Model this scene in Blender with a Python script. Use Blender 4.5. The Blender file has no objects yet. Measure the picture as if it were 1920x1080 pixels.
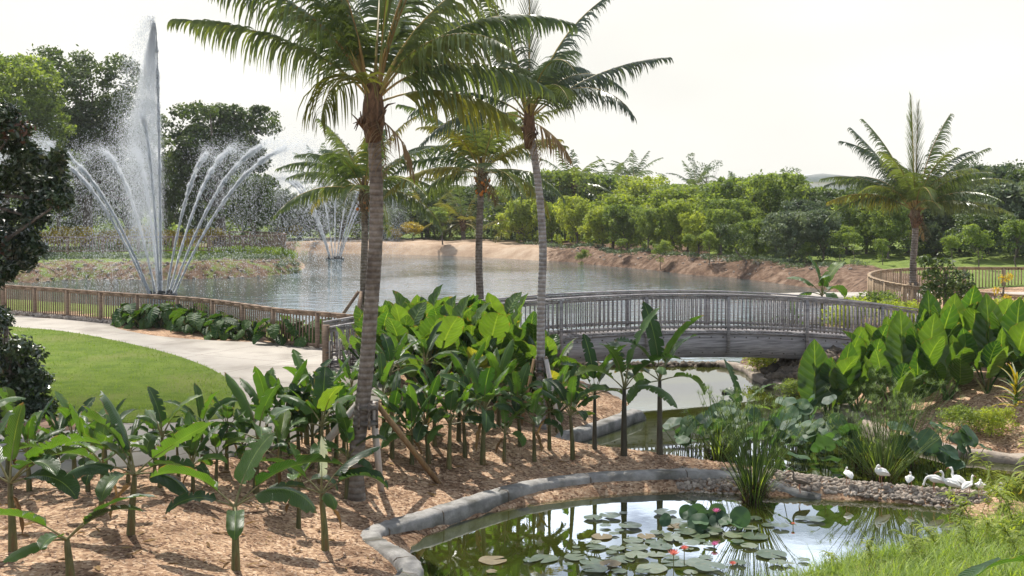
import bpy, math, random
import numpy as np
from mathutils import Vector, Matrix
R = math.radians
sc = bpy.context.scene
col = sc.collection
CAMZ = 4.7; F = 2200.0; HY = 370.0; WZ = -1.0

# ------------------------------------------------------------ camera, world, sun, exposure
cam = bpy.data.objects.new('camera', bpy.data.cameras.new('camera')); col.objects.link(cam)
cam.location = (0, 0, CAMZ); cam.rotation_euler = (R(90), 0, 0)
cam.data.sensor_width = 36; cam.data.lens = 36*F/1920; cam.data.shift_y = -(540-HY)/1920
cam.data.clip_end = 6000; cam.data.clip_start = 0.1
sc.camera = cam
EXPO = 0.37
SUN_EL, SUN_AZ = R(56), R(-24)          # azimuth measured from +Y towards +X
world = bpy.data.worlds.new('World'); sc.world = world; world.use_nodes = True
wn = world.node_tree; wn.nodes.clear()
def N(nt, typ, **kw):
    n = nt.nodes.new(typ)
    for k, v in kw.items():
        if k in n.inputs: n.inputs[k].default_value = v
        else: setattr(n, k, v)
    return n
def L(nt, a, b): nt.links.new(a, b)
sky = N(wn, 'ShaderNodeTexSky', sky_type='NISHITA'); sky.sun_disc = False
sky.sun_elevation = SUN_EL; sky.sun_rotation = SUN_AZ; sky.dust_density = 3.0; sky.air_density = 1.0
tc = N(wn, 'ShaderNodeTexCoord'); sep = N(wn, 'ShaderNodeSeparateXYZ'); L(wn, tc.outputs['Generated'], sep.inputs[0])
mp = N(wn, 'ShaderNodeMapping'); mp.inputs['Scale'].default_value = (1.6, 1.6, 4.2); L(wn, tc.outputs['Generated'], mp.inputs[0])
nz = N(wn, 'ShaderNodeTexNoise', Scale=2.6, Detail=6.0, Roughness=0.55); L(wn, mp.outputs[0], nz.inputs['Vector'])
cr = N(wn, 'ShaderNodeMapRange'); cr.inputs['From Min'].default_value = 0.40; cr.inputs['From Max'].default_value = 0.56
L(wn, nz.outputs['Fac'], cr.inputs['Value'])
el = N(wn, 'ShaderNodeMapRange'); el.inputs['From Min'].default_value = 0.17; el.inputs['From Max'].default_value = 0.27   # veil of bright haze near the horizon
el.inputs['To Min'].default_value = 1.0; el.inputs['To Max'].default_value = 0.0
L(wn, sep.outputs['Z'], el.inputs['Value'])
mx = N(wn, 'ShaderNodeMath', operation='MAXIMUM'); L(wn, cr.outputs[0], mx.inputs[0]); L(wn, el.outputs[0], mx.inputs[1])
ccol = N(wn, 'ShaderNodeMixRGB'); ccol.inputs['Color1'].default_value = (20, 22.2, 25.5, 1); ccol.inputs['Color2'].default_value = (7.35, 7.22, 6.72, 1)
L(wn, el.outputs[0], ccol.inputs['Fac'])
nz2 = N(wn, 'ShaderNodeTexNoise', Scale=1.5, Detail=3.0); L(wn, mp.outputs[0], nz2.inputs['Vector'])
cv = N(wn, 'ShaderNodeMapRange'); cv.inputs['From Min'].default_value = 0.35; cv.inputs['From Max'].default_value = 0.65
cv.inputs['To Min'].default_value = 0.92; cv.inputs['To Max'].default_value = 1.07; L(wn, nz2.outputs['Fac'], cv.inputs['Value'])
zf_ = N(wn, 'ShaderNodeMapRange'); zf_.inputs['From Min'].default_value = .32; zf_.inputs['From Max'].default_value = .52; zf_.inputs['To Min'].default_value = 1.0; zf_.inputs['To Max'].default_value = .15
L(wn, sep.outputs['Z'], zf_.inputs['Value']); zc = N(wn, 'ShaderNodeVectorMath', operation='SCALE'); L(wn, ccol.outputs[0], zc.inputs[0]); L(wn, zf_.outputs[0], zc.inputs['Scale'])
cm = N(wn, 'ShaderNodeVectorMath', operation='SCALE'); L(wn, zc.outputs[0], cm.inputs[0]); L(wn, cv.outputs[0], cm.inputs['Scale'])
mix = N(wn, 'ShaderNodeMixRGB'); L(wn, mx.outputs[0], mix.inputs['Fac']); L(wn, sky.outputs[0], mix.inputs['Color1']); L(wn, cm.outputs[0], mix.inputs['Color2'])
bg = N(wn, 'ShaderNodeBackground', Strength=0.11); L(wn, mix.outputs[0], bg.inputs['Color'])
wo = N(wn, 'ShaderNodeOutputWorld'); L(wn, bg.outputs[0], wo.inputs['Surface'])
sun = bpy.data.objects.new('sun', bpy.data.lights.new('sun', 'SUN')); col.objects.link(sun)
sun.data.energy = 5.0; sun.data.angle = R(0.6); sun.data.color = (1.0, 0.95, 0.86)
sd = Vector((math.sin(SUN_AZ)*math.cos(SUN_EL), math.cos(SUN_AZ)*math.cos(SUN_EL), math.sin(SUN_EL)))
sun.rotation_euler = sd.to_track_quat('Z', 'Y').to_euler(); sun.location = (0, 0, 60)
sc.view_settings.view_transform = 'Standard'; sc.view_settings.look = 'None'
sc.view_settings.exposure = EXPO; sc.view_settings.gamma = 1; sc.view_settings.use_curve_mapping = False
cy = sc.cycles; cy.use_denoising = True; cy.max_bounces = 7; cy.diffuse_bounces = 3; cy.glossy_bounces = 3
cy.transmission_bounces = 4; cy.transparent_max_bounces = 12; cy.use_adaptive_sampling = True; cy.adaptive_threshold = 0.02
cy.caustics_reflective = False; cy.caustics_refractive = False; cy.sample_clamp_indirect = 6

# ------------------------------------------------------------ materials
def new_mat(name):
    m = bpy.data.materials.new(name); m.use_nodes = True; m.node_tree.nodes.clear()
    return m, m.node_tree
def ramp(nt, fac, stops):
    r = N(nt, 'ShaderNodeValToRGB'); e = r.color_ramp.elements
    while len(e) < len(stops): e.new(0.5)
    for i, (p, c) in enumerate(stops): e[i].position = p; e[i].color = (*c, 1)
    L(nt, fac, r.inputs[0]); return r.outputs[0]
def leaf_mat(name, dark, light, trans=0.45, rough=0.4, gloss=0.35, veins=0, tcol=None, rnd=0.5, edge=None, vamp=0.35):
    m, nt = new_mat(name)
    at = N(nt, 'ShaderNodeAttribute', attribute_name='tint'); oi = N(nt, 'ShaderNodeObjectInfo')
    a = N(nt, 'ShaderNodeMath', operation='MULTIPLY_ADD'); L(nt, oi.outputs['Random'], a.inputs[0]); a.inputs[1].default_value = rnd
    L(nt, at.outputs['Fac'], a.inputs[2])
    s = N(nt, 'ShaderNodeMath', operation='SUBTRACT', use_clamp=True); L(nt, a.outputs[0], s.inputs[0]); s.inputs[1].default_value = rnd/2
    c = N(nt, 'ShaderNodeMixRGB'); c.inputs['Color1'].default_value = (*dark, 1); c.inputs['Color2'].default_value = (*light, 1)
    L(nt, s.outputs[0], c.inputs['Fac']); cout = c.outputs[0]; hgt = None
    if veins:
        uv = N(nt, 'ShaderNodeUVMap'); sp = N(nt, 'ShaderNodeSeparateXYZ'); L(nt, uv.outputs[0], sp.inputs[0])
        ab = N(nt, 'ShaderNodeMath', operation='ABSOLUTE'); L(nt, sp.outputs['Y'], ab.inputs[0])
        k = N(nt, 'ShaderNodeMath', operation='MULTIPLY_ADD'); L(nt, ab.outputs[0], k.inputs[0]); k.inputs[1].default_value = -0.16; L(nt, sp.outputs['X'], k.inputs[2])
        ml = N(nt, 'ShaderNodeMath', operation='MULTIPLY'); L(nt, k.outputs[0], ml.inputs[0]); ml.inputs[1].default_value = veins*6.283
        sn = N(nt, 'ShaderNodeMath', operation='SINE'); L(nt, ml.outputs[0], sn.inputs[0])
        pw = N(nt, 'ShaderNodeMapRange'); L(nt, sn.outputs[0], pw.inputs['Value']); pw.inputs['From Min'].default_value = 0.6; pw.inputs['From Max'].default_value = 1.0
        mr = N(nt, 'ShaderNodeMapRange'); L(nt, ab.outputs[0], mr.inputs['Value']); mr.inputs['From Min'].default_value = 0.0; mr.inputs['From Max'].default_value = 0.07
        mr.inputs['To Min'].default_value = 1.0; mr.inputs['To Max'].default_value = 0.0
        m2 = N(nt, 'ShaderNodeMath', operation='MULTIPLY'); L(nt, pw.outputs[0], m2.inputs[0]); m2.inputs[1].default_value = vamp
        mxx = N(nt, 'ShaderNodeMath', operation='MAXIMUM'); L(nt, m2.outputs[0], mxx.inputs[0]); L(nt, mr.outputs[0], mxx.inputs[1])
        c2 = N(nt, 'ShaderNodeMixRGB'); L(nt, mxx.outputs[0], c2.inputs['Fac']); L(nt, cout, c2.inputs['Color1'])
        c2.inputs['Color2'].default_value = (light[0]*1.5+.03, light[1]*1.35+.03, light[2]*1.3+.01, 1); cout = c2.outputs[0]; hgt = sn.outputs[0]
        en = N(nt, 'ShaderNodeTexNoise', Scale=7.0, Detail=4.0); etc = N(nt, 'ShaderNodeTexCoord'); L(nt, etc.outputs['Object'], en.inputs['Vector'])
        e1 = N(nt, 'ShaderNodeMath', operation='MAXIMUM'); L(nt, ab.outputs[0], e1.inputs[0]); L(nt, sp.outputs['X'], e1.inputs[1])
        e2 = N(nt, 'ShaderNodeMath', operation='MULTIPLY_ADD'); L(nt, en.outputs['Fac'], e2.inputs[0]); e2.inputs[1].default_value = .55; L(nt, e1.outputs[0], e2.inputs[2])
        e3 = N(nt, 'ShaderNodeMapRange'); L(nt, e2.outputs[0], e3.inputs['Value']); e3.inputs['From Min'].default_value = 1.26; e3.inputs['From Max'].default_value = 1.32
        c5 = N(nt, 'ShaderNodeMixRGB'); L(nt, e3.outputs[0], c5.inputs['Fac']); L(nt, cout, c5.inputs['Color1']); c5.inputs['Color2'].default_value = (.17, .11, .045, 1); cout = c5.outputs[0]
    gn = N(nt, 'ShaderNodeTexNoise', Scale=3.0, Detail=4.0)
    tco = N(nt, 'ShaderNodeTexCoord'); L(nt, tco.outputs['Object'], gn.inputs['Vector'])
    v = N(nt, 'ShaderNodeMapRange'); L(nt, gn.outputs['Fac'], v.inputs['Value']); v.inputs['From Min'].default_value = .3; v.inputs['From Max'].default_value = .7
    v.inputs['To Min'].default_value = 0.78; v.inputs['To Max'].default_value = 1.2
    vs = N(nt, 'ShaderNodeVectorMath', operation='SCALE'); L(nt, cout, vs.inputs[0]); L(nt, v.outputs[0], vs.inputs['Scale']); cout = vs.outputs[0]
    if edge:
        ed = N(nt, 'ShaderNodeMapRange'); L(nt, gn.outputs['Fac'], ed.inputs['Value']); ed.inputs['From Min'].default_value = .58; ed.inputs['From Max'].default_value = .68
        c3 = N(nt, 'ShaderNodeMixRGB'); L(nt, ed.outputs[0], c3.inputs['Fac']); L(nt, cout, c3.inputs['Color1']); c3.inputs['Color2'].default_value = (*edge, 1); cout = c3.outputs[0]
    p = N(nt, 'ShaderNodeBsdfPrincipled', Roughness=rough); L(nt, cout, p.inputs['Base Color']); p.inputs['Specular IOR Level'].default_value = gloss
    if hgt is not None:
        b = N(nt, 'ShaderNodeBump', Strength=0.35, Distance=0.02); L(nt, hgt, b.inputs['Height']); L(nt, b.outputs[0], p.inputs['Normal'])
    t = N(nt, 'ShaderNodeBsdfTranslucent')
    tm = N(nt, 'ShaderNodeMixRGB', blend_type='MULTIPLY'); tm.inputs['Fac'].default_value = 1; L(nt, cout, tm.inputs['Color1'])
    tm.inputs['Color2'].default_value = (*(tcol or (2.6, 2.3, 0.8)), 1); L(nt, tm.outputs[0], t.inputs['Color'])
    ms = N(nt, 'ShaderNodeMixShader'); ms.inputs[0].default_value = trans; L(nt, p.outputs[0], ms.inputs[1]); L(nt, t.outputs[0], ms.inputs[2])
    o = N(nt, 'ShaderNodeOutputMaterial'); L(nt, ms.outputs[0], o.inputs[0])
    return m
def solid(name, c1, c2, scale=8, rough=0.8, bump=0.3, bscale=None, dist=0.02, stretch=(1,1,1), spec=0.3, detail=6, stain=None, wave=None, joints=False):
    m, nt = new_mat(name)
    tco = N(nt, 'ShaderNodeTexCoord'); mpp = N(nt, 'ShaderNodeMapping'); mpp.inputs['Scale'].default_value = stretch; L(nt, tco.outputs['Object'], mpp.inputs[0])
    n1 = N(nt, 'ShaderNodeTexNoise', Scale=scale, Detail=detail, Roughness=0.65); L(nt, mpp.outputs[0], n1.inputs['Vector'])
    c = ramp(nt, n1.outputs['Fac'], [(0.32, c1), (0.68, c2)])
    if stain:
        n3 = N(nt, 'ShaderNodeTexNoise', Scale=stain[1], Detail=5.0); L(nt, mpp.outputs[0], n3.inputs['Vector'])
        mr = N(nt, 'ShaderNodeMapRange'); L(nt, n3.outputs['Fac'], mr.inputs['Value']); mr.inputs['From Min'].default_value = .5; mr.inputs['From Max'].default_value = .68
        mr.inputs['To Max'].default_value = stain[2]
        c3 = N(nt, 'ShaderNodeMixRGB'); L(nt, mr.outputs[0], c3.inputs['Fac']); L(nt, c, c3.inputs['Color1']); c3.inputs['Color2'].default_value = (*stain[0], 1); c = c3.outputs[0]
    h = n1.outputs['Fac']
    if wave:
        w = N(nt, 'ShaderNodeTexWave', Scale=wave, Distortion=1.5); w.bands_direction = 'Z'; w.inputs['Detail'].default_value = 2; L(nt, tco.outputs['Object'], w.inputs['Vector'])
        c4 = N(nt, 'ShaderNodeMixRGB', blend_type='MULTIPLY'); c4.inputs['Fac'].default_value = .45; L(nt, c, c4.inputs['Color1'])
        wc = ramp(nt, w.outputs['Fac'], [(0.05, (.45, .42, .4)), (0.35, (1, 1, 1))]); L(nt, wc, c4.inputs['Color2']); c = c4.outputs[0]; h = w.outputs['Fac']
    if joints:
        bt = N(nt, 'ShaderNodeTexBrick', Scale=1.0); bt.offset = 0; bt.inputs['Mortar Size'].default_value = .014; bt.inputs['Brick Width'].default_value = 3.1; bt.inputs['Row Height'].default_value = 2.9
        jm = N(nt, 'ShaderNodeMapping'); jm.inputs['Rotation'].default_value = (0, 0, .5); L(nt, tco.outputs['Object'], jm.inputs[0]); L(nt, jm.outputs[0], bt.inputs['Vector'])
        c6 = N(nt, 'ShaderNodeMixRGB'); L(nt, bt.outputs['Fac'], c6.inputs['Fac']); L(nt, c, c6.inputs['Color1']); c6.inputs['Color2'].default_value = (.16, .14, .12, 1); c = c6.outputs[0]
    at = N(nt, 'ShaderNodeAttribute', attribute_name='tint'); tm = N(nt, 'ShaderNodeMath', operation='MULTIPLY_ADD'); L(nt, at.outputs['Fac'], tm.inputs[0]); tm.inputs[1].default_value = .6; tm.inputs[2].default_value = .7
    tv = N(nt, 'ShaderNodeVectorMath', operation='SCALE'); L(nt, c, tv.inputs[0]); L(nt, tm.outputs[0], tv.inputs['Scale']); c = tv.outputs[0]
    p = N(nt, 'ShaderNodeBsdfPrincipled', Roughness=rough); L(nt, c, p.inputs['Base Color']); p.inputs['Specular IOR Level'].default_value = spec
    if bump:
        if bscale:
            n2 = N(nt, 'ShaderNodeTexNoise', Scale=bscale, Detail=6.0); L(nt, mpp.outputs[0], n2.inputs['Vector']); h = n2.outputs['Fac']
        b = N(nt, 'ShaderNodeBump', Strength=bump, Distance=dist); L(nt, h, b.inputs['Height']); L(nt, b.outputs[0], p.inputs['Normal'])
    o = N(nt, 'ShaderNodeOutputMaterial'); L(nt, p.outputs[0], o.inputs[0]); return m
def water_mat(name, base, ior, bscale, bstr, rough, stretch=(1,1,1), fmin=0.0, tint=(.95,.97,1)):
    m, nt = new_mat(name)
    tco = N(nt, 'ShaderNodeTexCoord'); mpp = N(nt, 'ShaderNodeMapping'); mpp.inputs['Scale'].default_value = stretch; L(nt, tco.outputs['Object'], mpp.inputs[0])
    n1 = N(nt, 'ShaderNodeTexNoise', Scale=bscale, Detail=4.0, Roughness=0.55); L(nt, mpp.outputs[0], n1.inputs['Vector'])
    n0 = N(nt, 'ShaderNodeTexNoise', Scale=0.09, Detail=3.0); L(nt, tco.outputs['Object'], n0.inputs['Vector'])
    pm = N(nt, 'ShaderNodeMapRange'); L(nt, n0.outputs['Fac'], pm.inputs['Value']); pm.inputs['From Min'].default_value = .35; pm.inputs['From Max'].default_value = .65
    pm.inputs['To Min'].default_value = bstr*.4; pm.inputs['To Max'].default_value = bstr*1.3
    b = N(nt, 'ShaderNodeBump', Distance=0.08); L(nt, pm.outputs[0], b.inputs['Strength']); L(nt, n1.outputs['Fac'], b.inputs['Height'])
    g = N(nt, 'ShaderNodeBsdfGlossy', Roughness=rough); g.inputs['Color'].default_value = (*tint, 1); L(nt, b.outputs[0], g.inputs['Normal'])
    n2 = N(nt, 'ShaderNodeTexNoise', Scale=.6, Detail=4.0); L(nt, tco.outputs['Object'], n2.inputs['Vector'])
    c = ramp(nt, n2.outputs['Fac'], [(0.3, tuple(x*.7 for x in base)), (0.7, tuple(x*1.35 for x in base))])
    d = N(nt, 'ShaderNodeBsdfDiffuse'); L(nt, c, d.inputs['Color'])
    f = N(nt, 'ShaderNodeFresnel', IOR=ior); L(nt, b.outputs[0], f.inputs['Normal'])
    fm = N(nt, 'ShaderNodeMath', operation='MAXIMUM'); L(nt, f.outputs[0], fm.inputs[0]); fm.inputs[1].default_value = fmin
    ms = N(nt, 'ShaderNodeMixShader'); L(nt, fm.outputs[0], ms.inputs[0]); L(nt, d.outputs[0], ms.inputs[1]); L(nt, g.outputs[0], ms.inputs[2])
    o = N(nt, 'ShaderNodeOutputMaterial'); L(nt, ms.outputs[0], o.inputs[0]); return m

M = {}
M['banana'] = leaf_mat('banana_leaf', (0.014, 0.042, 0.014), (0.064, 0.130, 0.028), .30, .38, .4, veins=30, tcol=(2.6, 2.6, .7), rnd=.4, vamp=.16)
M['banana_y'] = leaf_mat('banana_leaf_yellow', (0.06, 0.13, 0.018), (0.15, 0.22, 0.035), .45, .4, .35, veins=24, tcol=(1.9, 1.8, .7))
M['banana_dry'] = leaf_mat('banana_leaf_dry', (0.16, 0.09, 0.04), (0.30, 0.20, 0.09), .2, .7, .1, tcol=(1.2, 1.1, .9))
M['banana_pale'] = leaf_mat('banana_leaf_pale', (0.42, 0.48, 0.30), (0.55, 0.58, 0.40), .35, .5, .3, veins=20, tcol=(1.1, 1.1, .9))
M['petiole'] = solid('petiole', (.09, .11, .035), (.22, .18, .085), 5, .5, .1)
M['pstem'] = solid('banana_stem', (.055, .06, .022), (.15, .14, .055), 6, .55, .3, stretch=(3, 3, .6), stain=((.10, .05, .02), 4, .8))
M['pstem_dark'] = solid('banana_stem_dark', (.03, .028, .02), (.07, .06, .04), 6, .6, .3, stretch=(3, 3, .6))
M['taro'] = leaf_mat('taro_leaf', (0.034, 0.080, 0.022), (0.10, 0.165, 0.034), .42, .38, .4, veins=9, tcol=(2.0, 2.0, .6), rnd=.8, vamp=.16)
M['taro_dark'] = leaf_mat('taro_leaf_dark', (0.018, 0.055, 0.018), (0.060, 0.12, 0.028), .30, .55, .25, veins=8, tcol=(2.4, 2.2, .6), rnd=.5, vamp=.4)
M['taro_y'] = leaf_mat('taro_leaf_yellow', (0.17, 0.20, 0.03), (0.28, 0.28, 0.05), .5, .4, .3, veins=8, tcol=(1.5, 1.4, .6), edge=(.35, .18, .05))
M['palm'] = leaf_mat('palm_leaflet', (0.036, 0.070, 0.030), (0.110, 0.150, 0.060), .34, .35, .7, tcol=(2.6, 2.3, .7), rnd=.3)
M['palm_dark'] = leaf_mat('palm_leaflet_dark', (0.022, 0.044, 0.032), (0.070, 0.098, 0.066), .26, .33, .8, tcol=(2.2, 2.1, .9), rnd=.3)
M['palm_y'] = leaf_mat('palm_leaflet_yellow', (0.085, 0.12, 0.028), (0.22, 0.20, 0.045), .35, .4, .4, tcol=(1.8, 1.6, .6), rnd=.3)
M['palm_dry'] = leaf_mat('palm_leaflet_dry', (0.13, 0.09, 0.05), (0.25, 0.18, 0.10), .3, .7, .1, tcol=(1.2, 1.1, .8), rnd=.3)
M['rachis'] = solid('rachis', (.22, .20, .06), (.42, .30, .10), 4, .5, .1)
M['rachis_o'] = solid('rachis_orange', (.24, .15, .05), (.36, .24, .08), 4, .5, .1)
M['fibre'] = solid('palm_fibre', (.05, .03, .018), (.20, .12, .07), 9, .95, .9, stretch=(2, 2, .7), dist=.05)
M['fruit'] = solid('palm_fruit', (.42, .12, .02), (.62, .24, .05), 9, .5, .2)
M['bark_palm'] = solid('palm_bark', (.10, .08, .066), (.27, .235, .20), 7, .9, .5, stain=((.075, .058, .046), 2.2, .8), wave=3.0, dist=.04)
M['bark_grey'] = solid('grey_palm_bark', (.20, .185, .18), (.42, .395, .38), 7, .9, .5, stain=((.13, .115, .105), 2.2, .6), wave=3.0, dist=.04)
M['bark'] = solid('bark', (.07, .055, .045), (.20, .17, .14), 5, .95, .8, stretch=(3, 3, .7), dist=.05)
M['tree_dark'] = leaf_mat('tree_leaf_dark', (0.026, 0.052, 0.014), (0.095, 0.145, 0.032), .25, .5, .4, tcol=(2.4, 2.2, .7), rnd=.2)
M['tree_near'] = leaf_mat('tree_leaf_near', (0.010, 0.024, 0.010), (0.042, 0.072, 0.024), .14, .3, .7, tcol=(2.2, 1.8, .7), rnd=.2)
M['tree_red'] = leaf_mat('tree_leaf_red', (0.050, 0.020, 0.012), (0.12, 0.06, 0.03), .2, .35, .6, tcol=(1.8, 1.1, .7), rnd=.2)
M['tree_mid'] = leaf_mat('tree_leaf_mid', (0.070, 0.115, 0.032), (0.20, 0.26, 0.075), .45, .55, .3, tcol=(2.3, 2.2, .7), rnd=.6)
M['tree_light'] = leaf_mat('tree_leaf_light', (0.13, 0.185, 0.034), (0.30, 0.35, 0.08), .48, .55, .3, tcol=(2.1, 2.0, .6), rnd=.6)
M['tree_grey'] = leaf_mat('tree_leaf_grey', (0.05, 0.085, 0.045), (0.15, 0.19, 0.11), .32, .5, .4, tcol=(1.8, 1.8, .9), rnd=.5)
M['croton'] = leaf_mat('croton_leaf', (0.30, 0.26, 0.03), (0.62, 0.50, 0.08), .45, .5, .3, tcol=(1.5, 1.3, .6), rnd=.4)
M['papyrus'] = leaf_mat('papyrus_leaf', (0.055, 0.10, 0.022), (0.15, 0.21, 0.055), .35, .5, .3, tcol=(2, 2, .8), rnd=.3)
M['papyrus_dry'] = leaf_mat('papyrus_root', (0.035, 0.022, 0.012), (0.10, 0.06, 0.03), .1, .8, .1, rnd=.3)
M['lotus'] = leaf_mat('lotus_leaf', (0.028, 0.070, 0.038), (0.080, 0.145, 0.070), .30, .55, .35, tcol=(1.9, 2.1, .5), rnd=.5)
M['lilypad'] = leaf_mat('lily_pad', (0.065, 0.095, 0.050), (0.17, 0.195, 0.125), .05, .28, .8, rnd=.7, edge=(.15, .13, .07))
M['lily_red'] = leaf_mat('lily_pad_brown', (0.13, 0.10, 0.05), (0.24, 0.19, 0.10), .05, .5, .4, rnd=.4)
M['pink'] = leaf_mat('pink_petal', (0.55, 0.13, 0.30), (0.80, 0.30, 0.48), .4, .4, .3, tcol=(1.1, 1, 1.1))
M['red_petal'] = leaf_mat('red_petal', (0.60, 0.14, 0.12), (0.78, 0.28, 0.22), .4, .4, .3, tcol=(1.1, 1, 1))
M['stamen'] = solid('stamen', (.7, .5, .08), (.8, .6, .15), 9)
M['grass'] = leaf_mat('grass_blade', (0.08, 0.145, 0.025), (0.30, 0.40, 0.09), .42, .5, .3, tcol=(2, 1.9, .6))
M['turf'] = leaf_mat('turf_blade', (0.090, 0.155, 0.020), (0.175, 0.255, 0.038), .35, .6, .2, tcol=(2, 2, .6))
M['wood_fence'] = solid('fence_wood', (.17, .115, .08), (.30, .215, .155), 5, .85, .35, stretch=(1, 1, 6), stain=((.14, .10, .08), 3, .5))
M['wood_tan'] = solid('tan_fence_wood', (.26, .185, .115), (.40, .30, .20), 5, .85, .35, stretch=(1, 1, 6))
M['wood_grey'] = solid('weathered_wood', (.20, .185, .19), (.43, .405, .40), 4, .85, .6, stretch=(.5, .5, 9), stain=((.11, .10, .105), 1.8, .75))
M['wood_stake'] = solid('stake_wood', (.40, .36, .33), (.58, .53, .49), 5, .85, .3, stretch=(3, 3, .6))
M['wood_brown'] = solid('stake_brown', (.16, .10, .05), (.28, .18, .09), 5, .85, .3, stretch=(3, 3, .6))
M['strap'] = solid('strap', (.08, .07, .06), (.16, .14, .12), 9, .8)
M['kerb'] = solid('kerb_concrete', (.20, .19, .18), (.36, .345, .325), 5, .9, .5, bscale=26, dist=.02, stain=((.085, .082, .068), 1.7, .9))
M['kerb_warm'] = solid('stone_edging', (.25, .20, .16), (.40, .34, .28), 5, .9, .6, bscale=12, dist=.03, stain=((.12, .10, .08), 2.2, .6))
M['rock'] = solid('rock', (.19, .155, .125), (.42, .36, .305), 6, .95, .7, bscale=14, dist=.03)
M['rock_dark'] = solid('dark_rock', (.06, .05, .038), (.20, .16, .12), 6, .95, .7, bscale=14, dist=.03)
M['white'] = solid('white_feather', (.72, .70, .67), (.84, .83, .80), 9, .8, .2, spec=.2)
M['brown_bird'] = solid('brown_feather', (.13, .10, .08), (.26, .21, .17), 9, .8, .2)
M['bill'] = solid('bill', (.40, .16, .10), (.55, .25, .16), 9, .5, 0)
M['roofing'] = solid('pale_roof', (.50, .50, .47), (.58, .58, .55), 3, .7, .05)
M['wallpaint'] = solid('pale_wall', (.55, .54, .50), (.62, .61, .57), 3, .8, .05)
M['black'] = solid('black_wire', (.02, .02, .02), (.04, .04, .04), 5, .5, 0)
M['dark_pod'] = solid('seed_pod', (.02, .018, .012), (.05, .04, .03), 9, .8, .2)
M['chips'] = leaf_mat('mulch_chip', (.16, .09, .06), (.52, .38, .28), .05, .9, .1, tcol=(1, 1, 1))
M['path'] = solid('path_concrete', (.33, .30, .265), (.44, .405, .36), .5, .9, .15, bscale=30, dist=.01, stain=((.24, .215, .185), .7, .8), detail=9, joints=True)
M['lawn'] = solid('lawn_turf', (.095, .155, .020), (.185, .25, .042), 1.3, .95, .8, bscale=45, dist=.05, stain=((.21, .23, .07), .45, .7), detail=10, spec=.1)
M['pond'] = water_mat('pond_water', (.040, .046, .008), 3.2, 3.0, .010, .003, fmin=.5)
M['lake'] = water_mat('lake_water', (.055, .085, .088), 2.1, 1.0, 1.1, .03, stretch=(.8, 1.6, 1))
def foam_mat():
    m, nt = new_mat('fountain_spray')
    d = N(nt, 'ShaderNodeBsdfDiffuse'); d.inputs['Color'].default_value = (.92, .94, .97, 1)
    t = N(nt, 'ShaderNodeBsdfTranslucent'); t.inputs['Color'].default_value = (.92, .94, .97, 1)
    a = N(nt, 'ShaderNodeMixShader'); a.inputs[0].default_value = .5; L(nt, d.outputs[0], a.inputs[1]); L(nt, t.outputs[0], a.inputs[2])
    tr = N(nt, 'ShaderNodeBsdfTransparent'); b = N(nt, 'ShaderNodeMixShader'); b.inputs[0].default_value = .52
    L(nt, tr.outputs[0], b.inputs[1]); L(nt, a.outputs[0], b.inputs[2]); o = N(nt, 'ShaderNodeOutputMaterial'); L(nt, b.outputs[0], o.inputs[0]); return m
M['spray'] = foam_mat()
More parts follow.
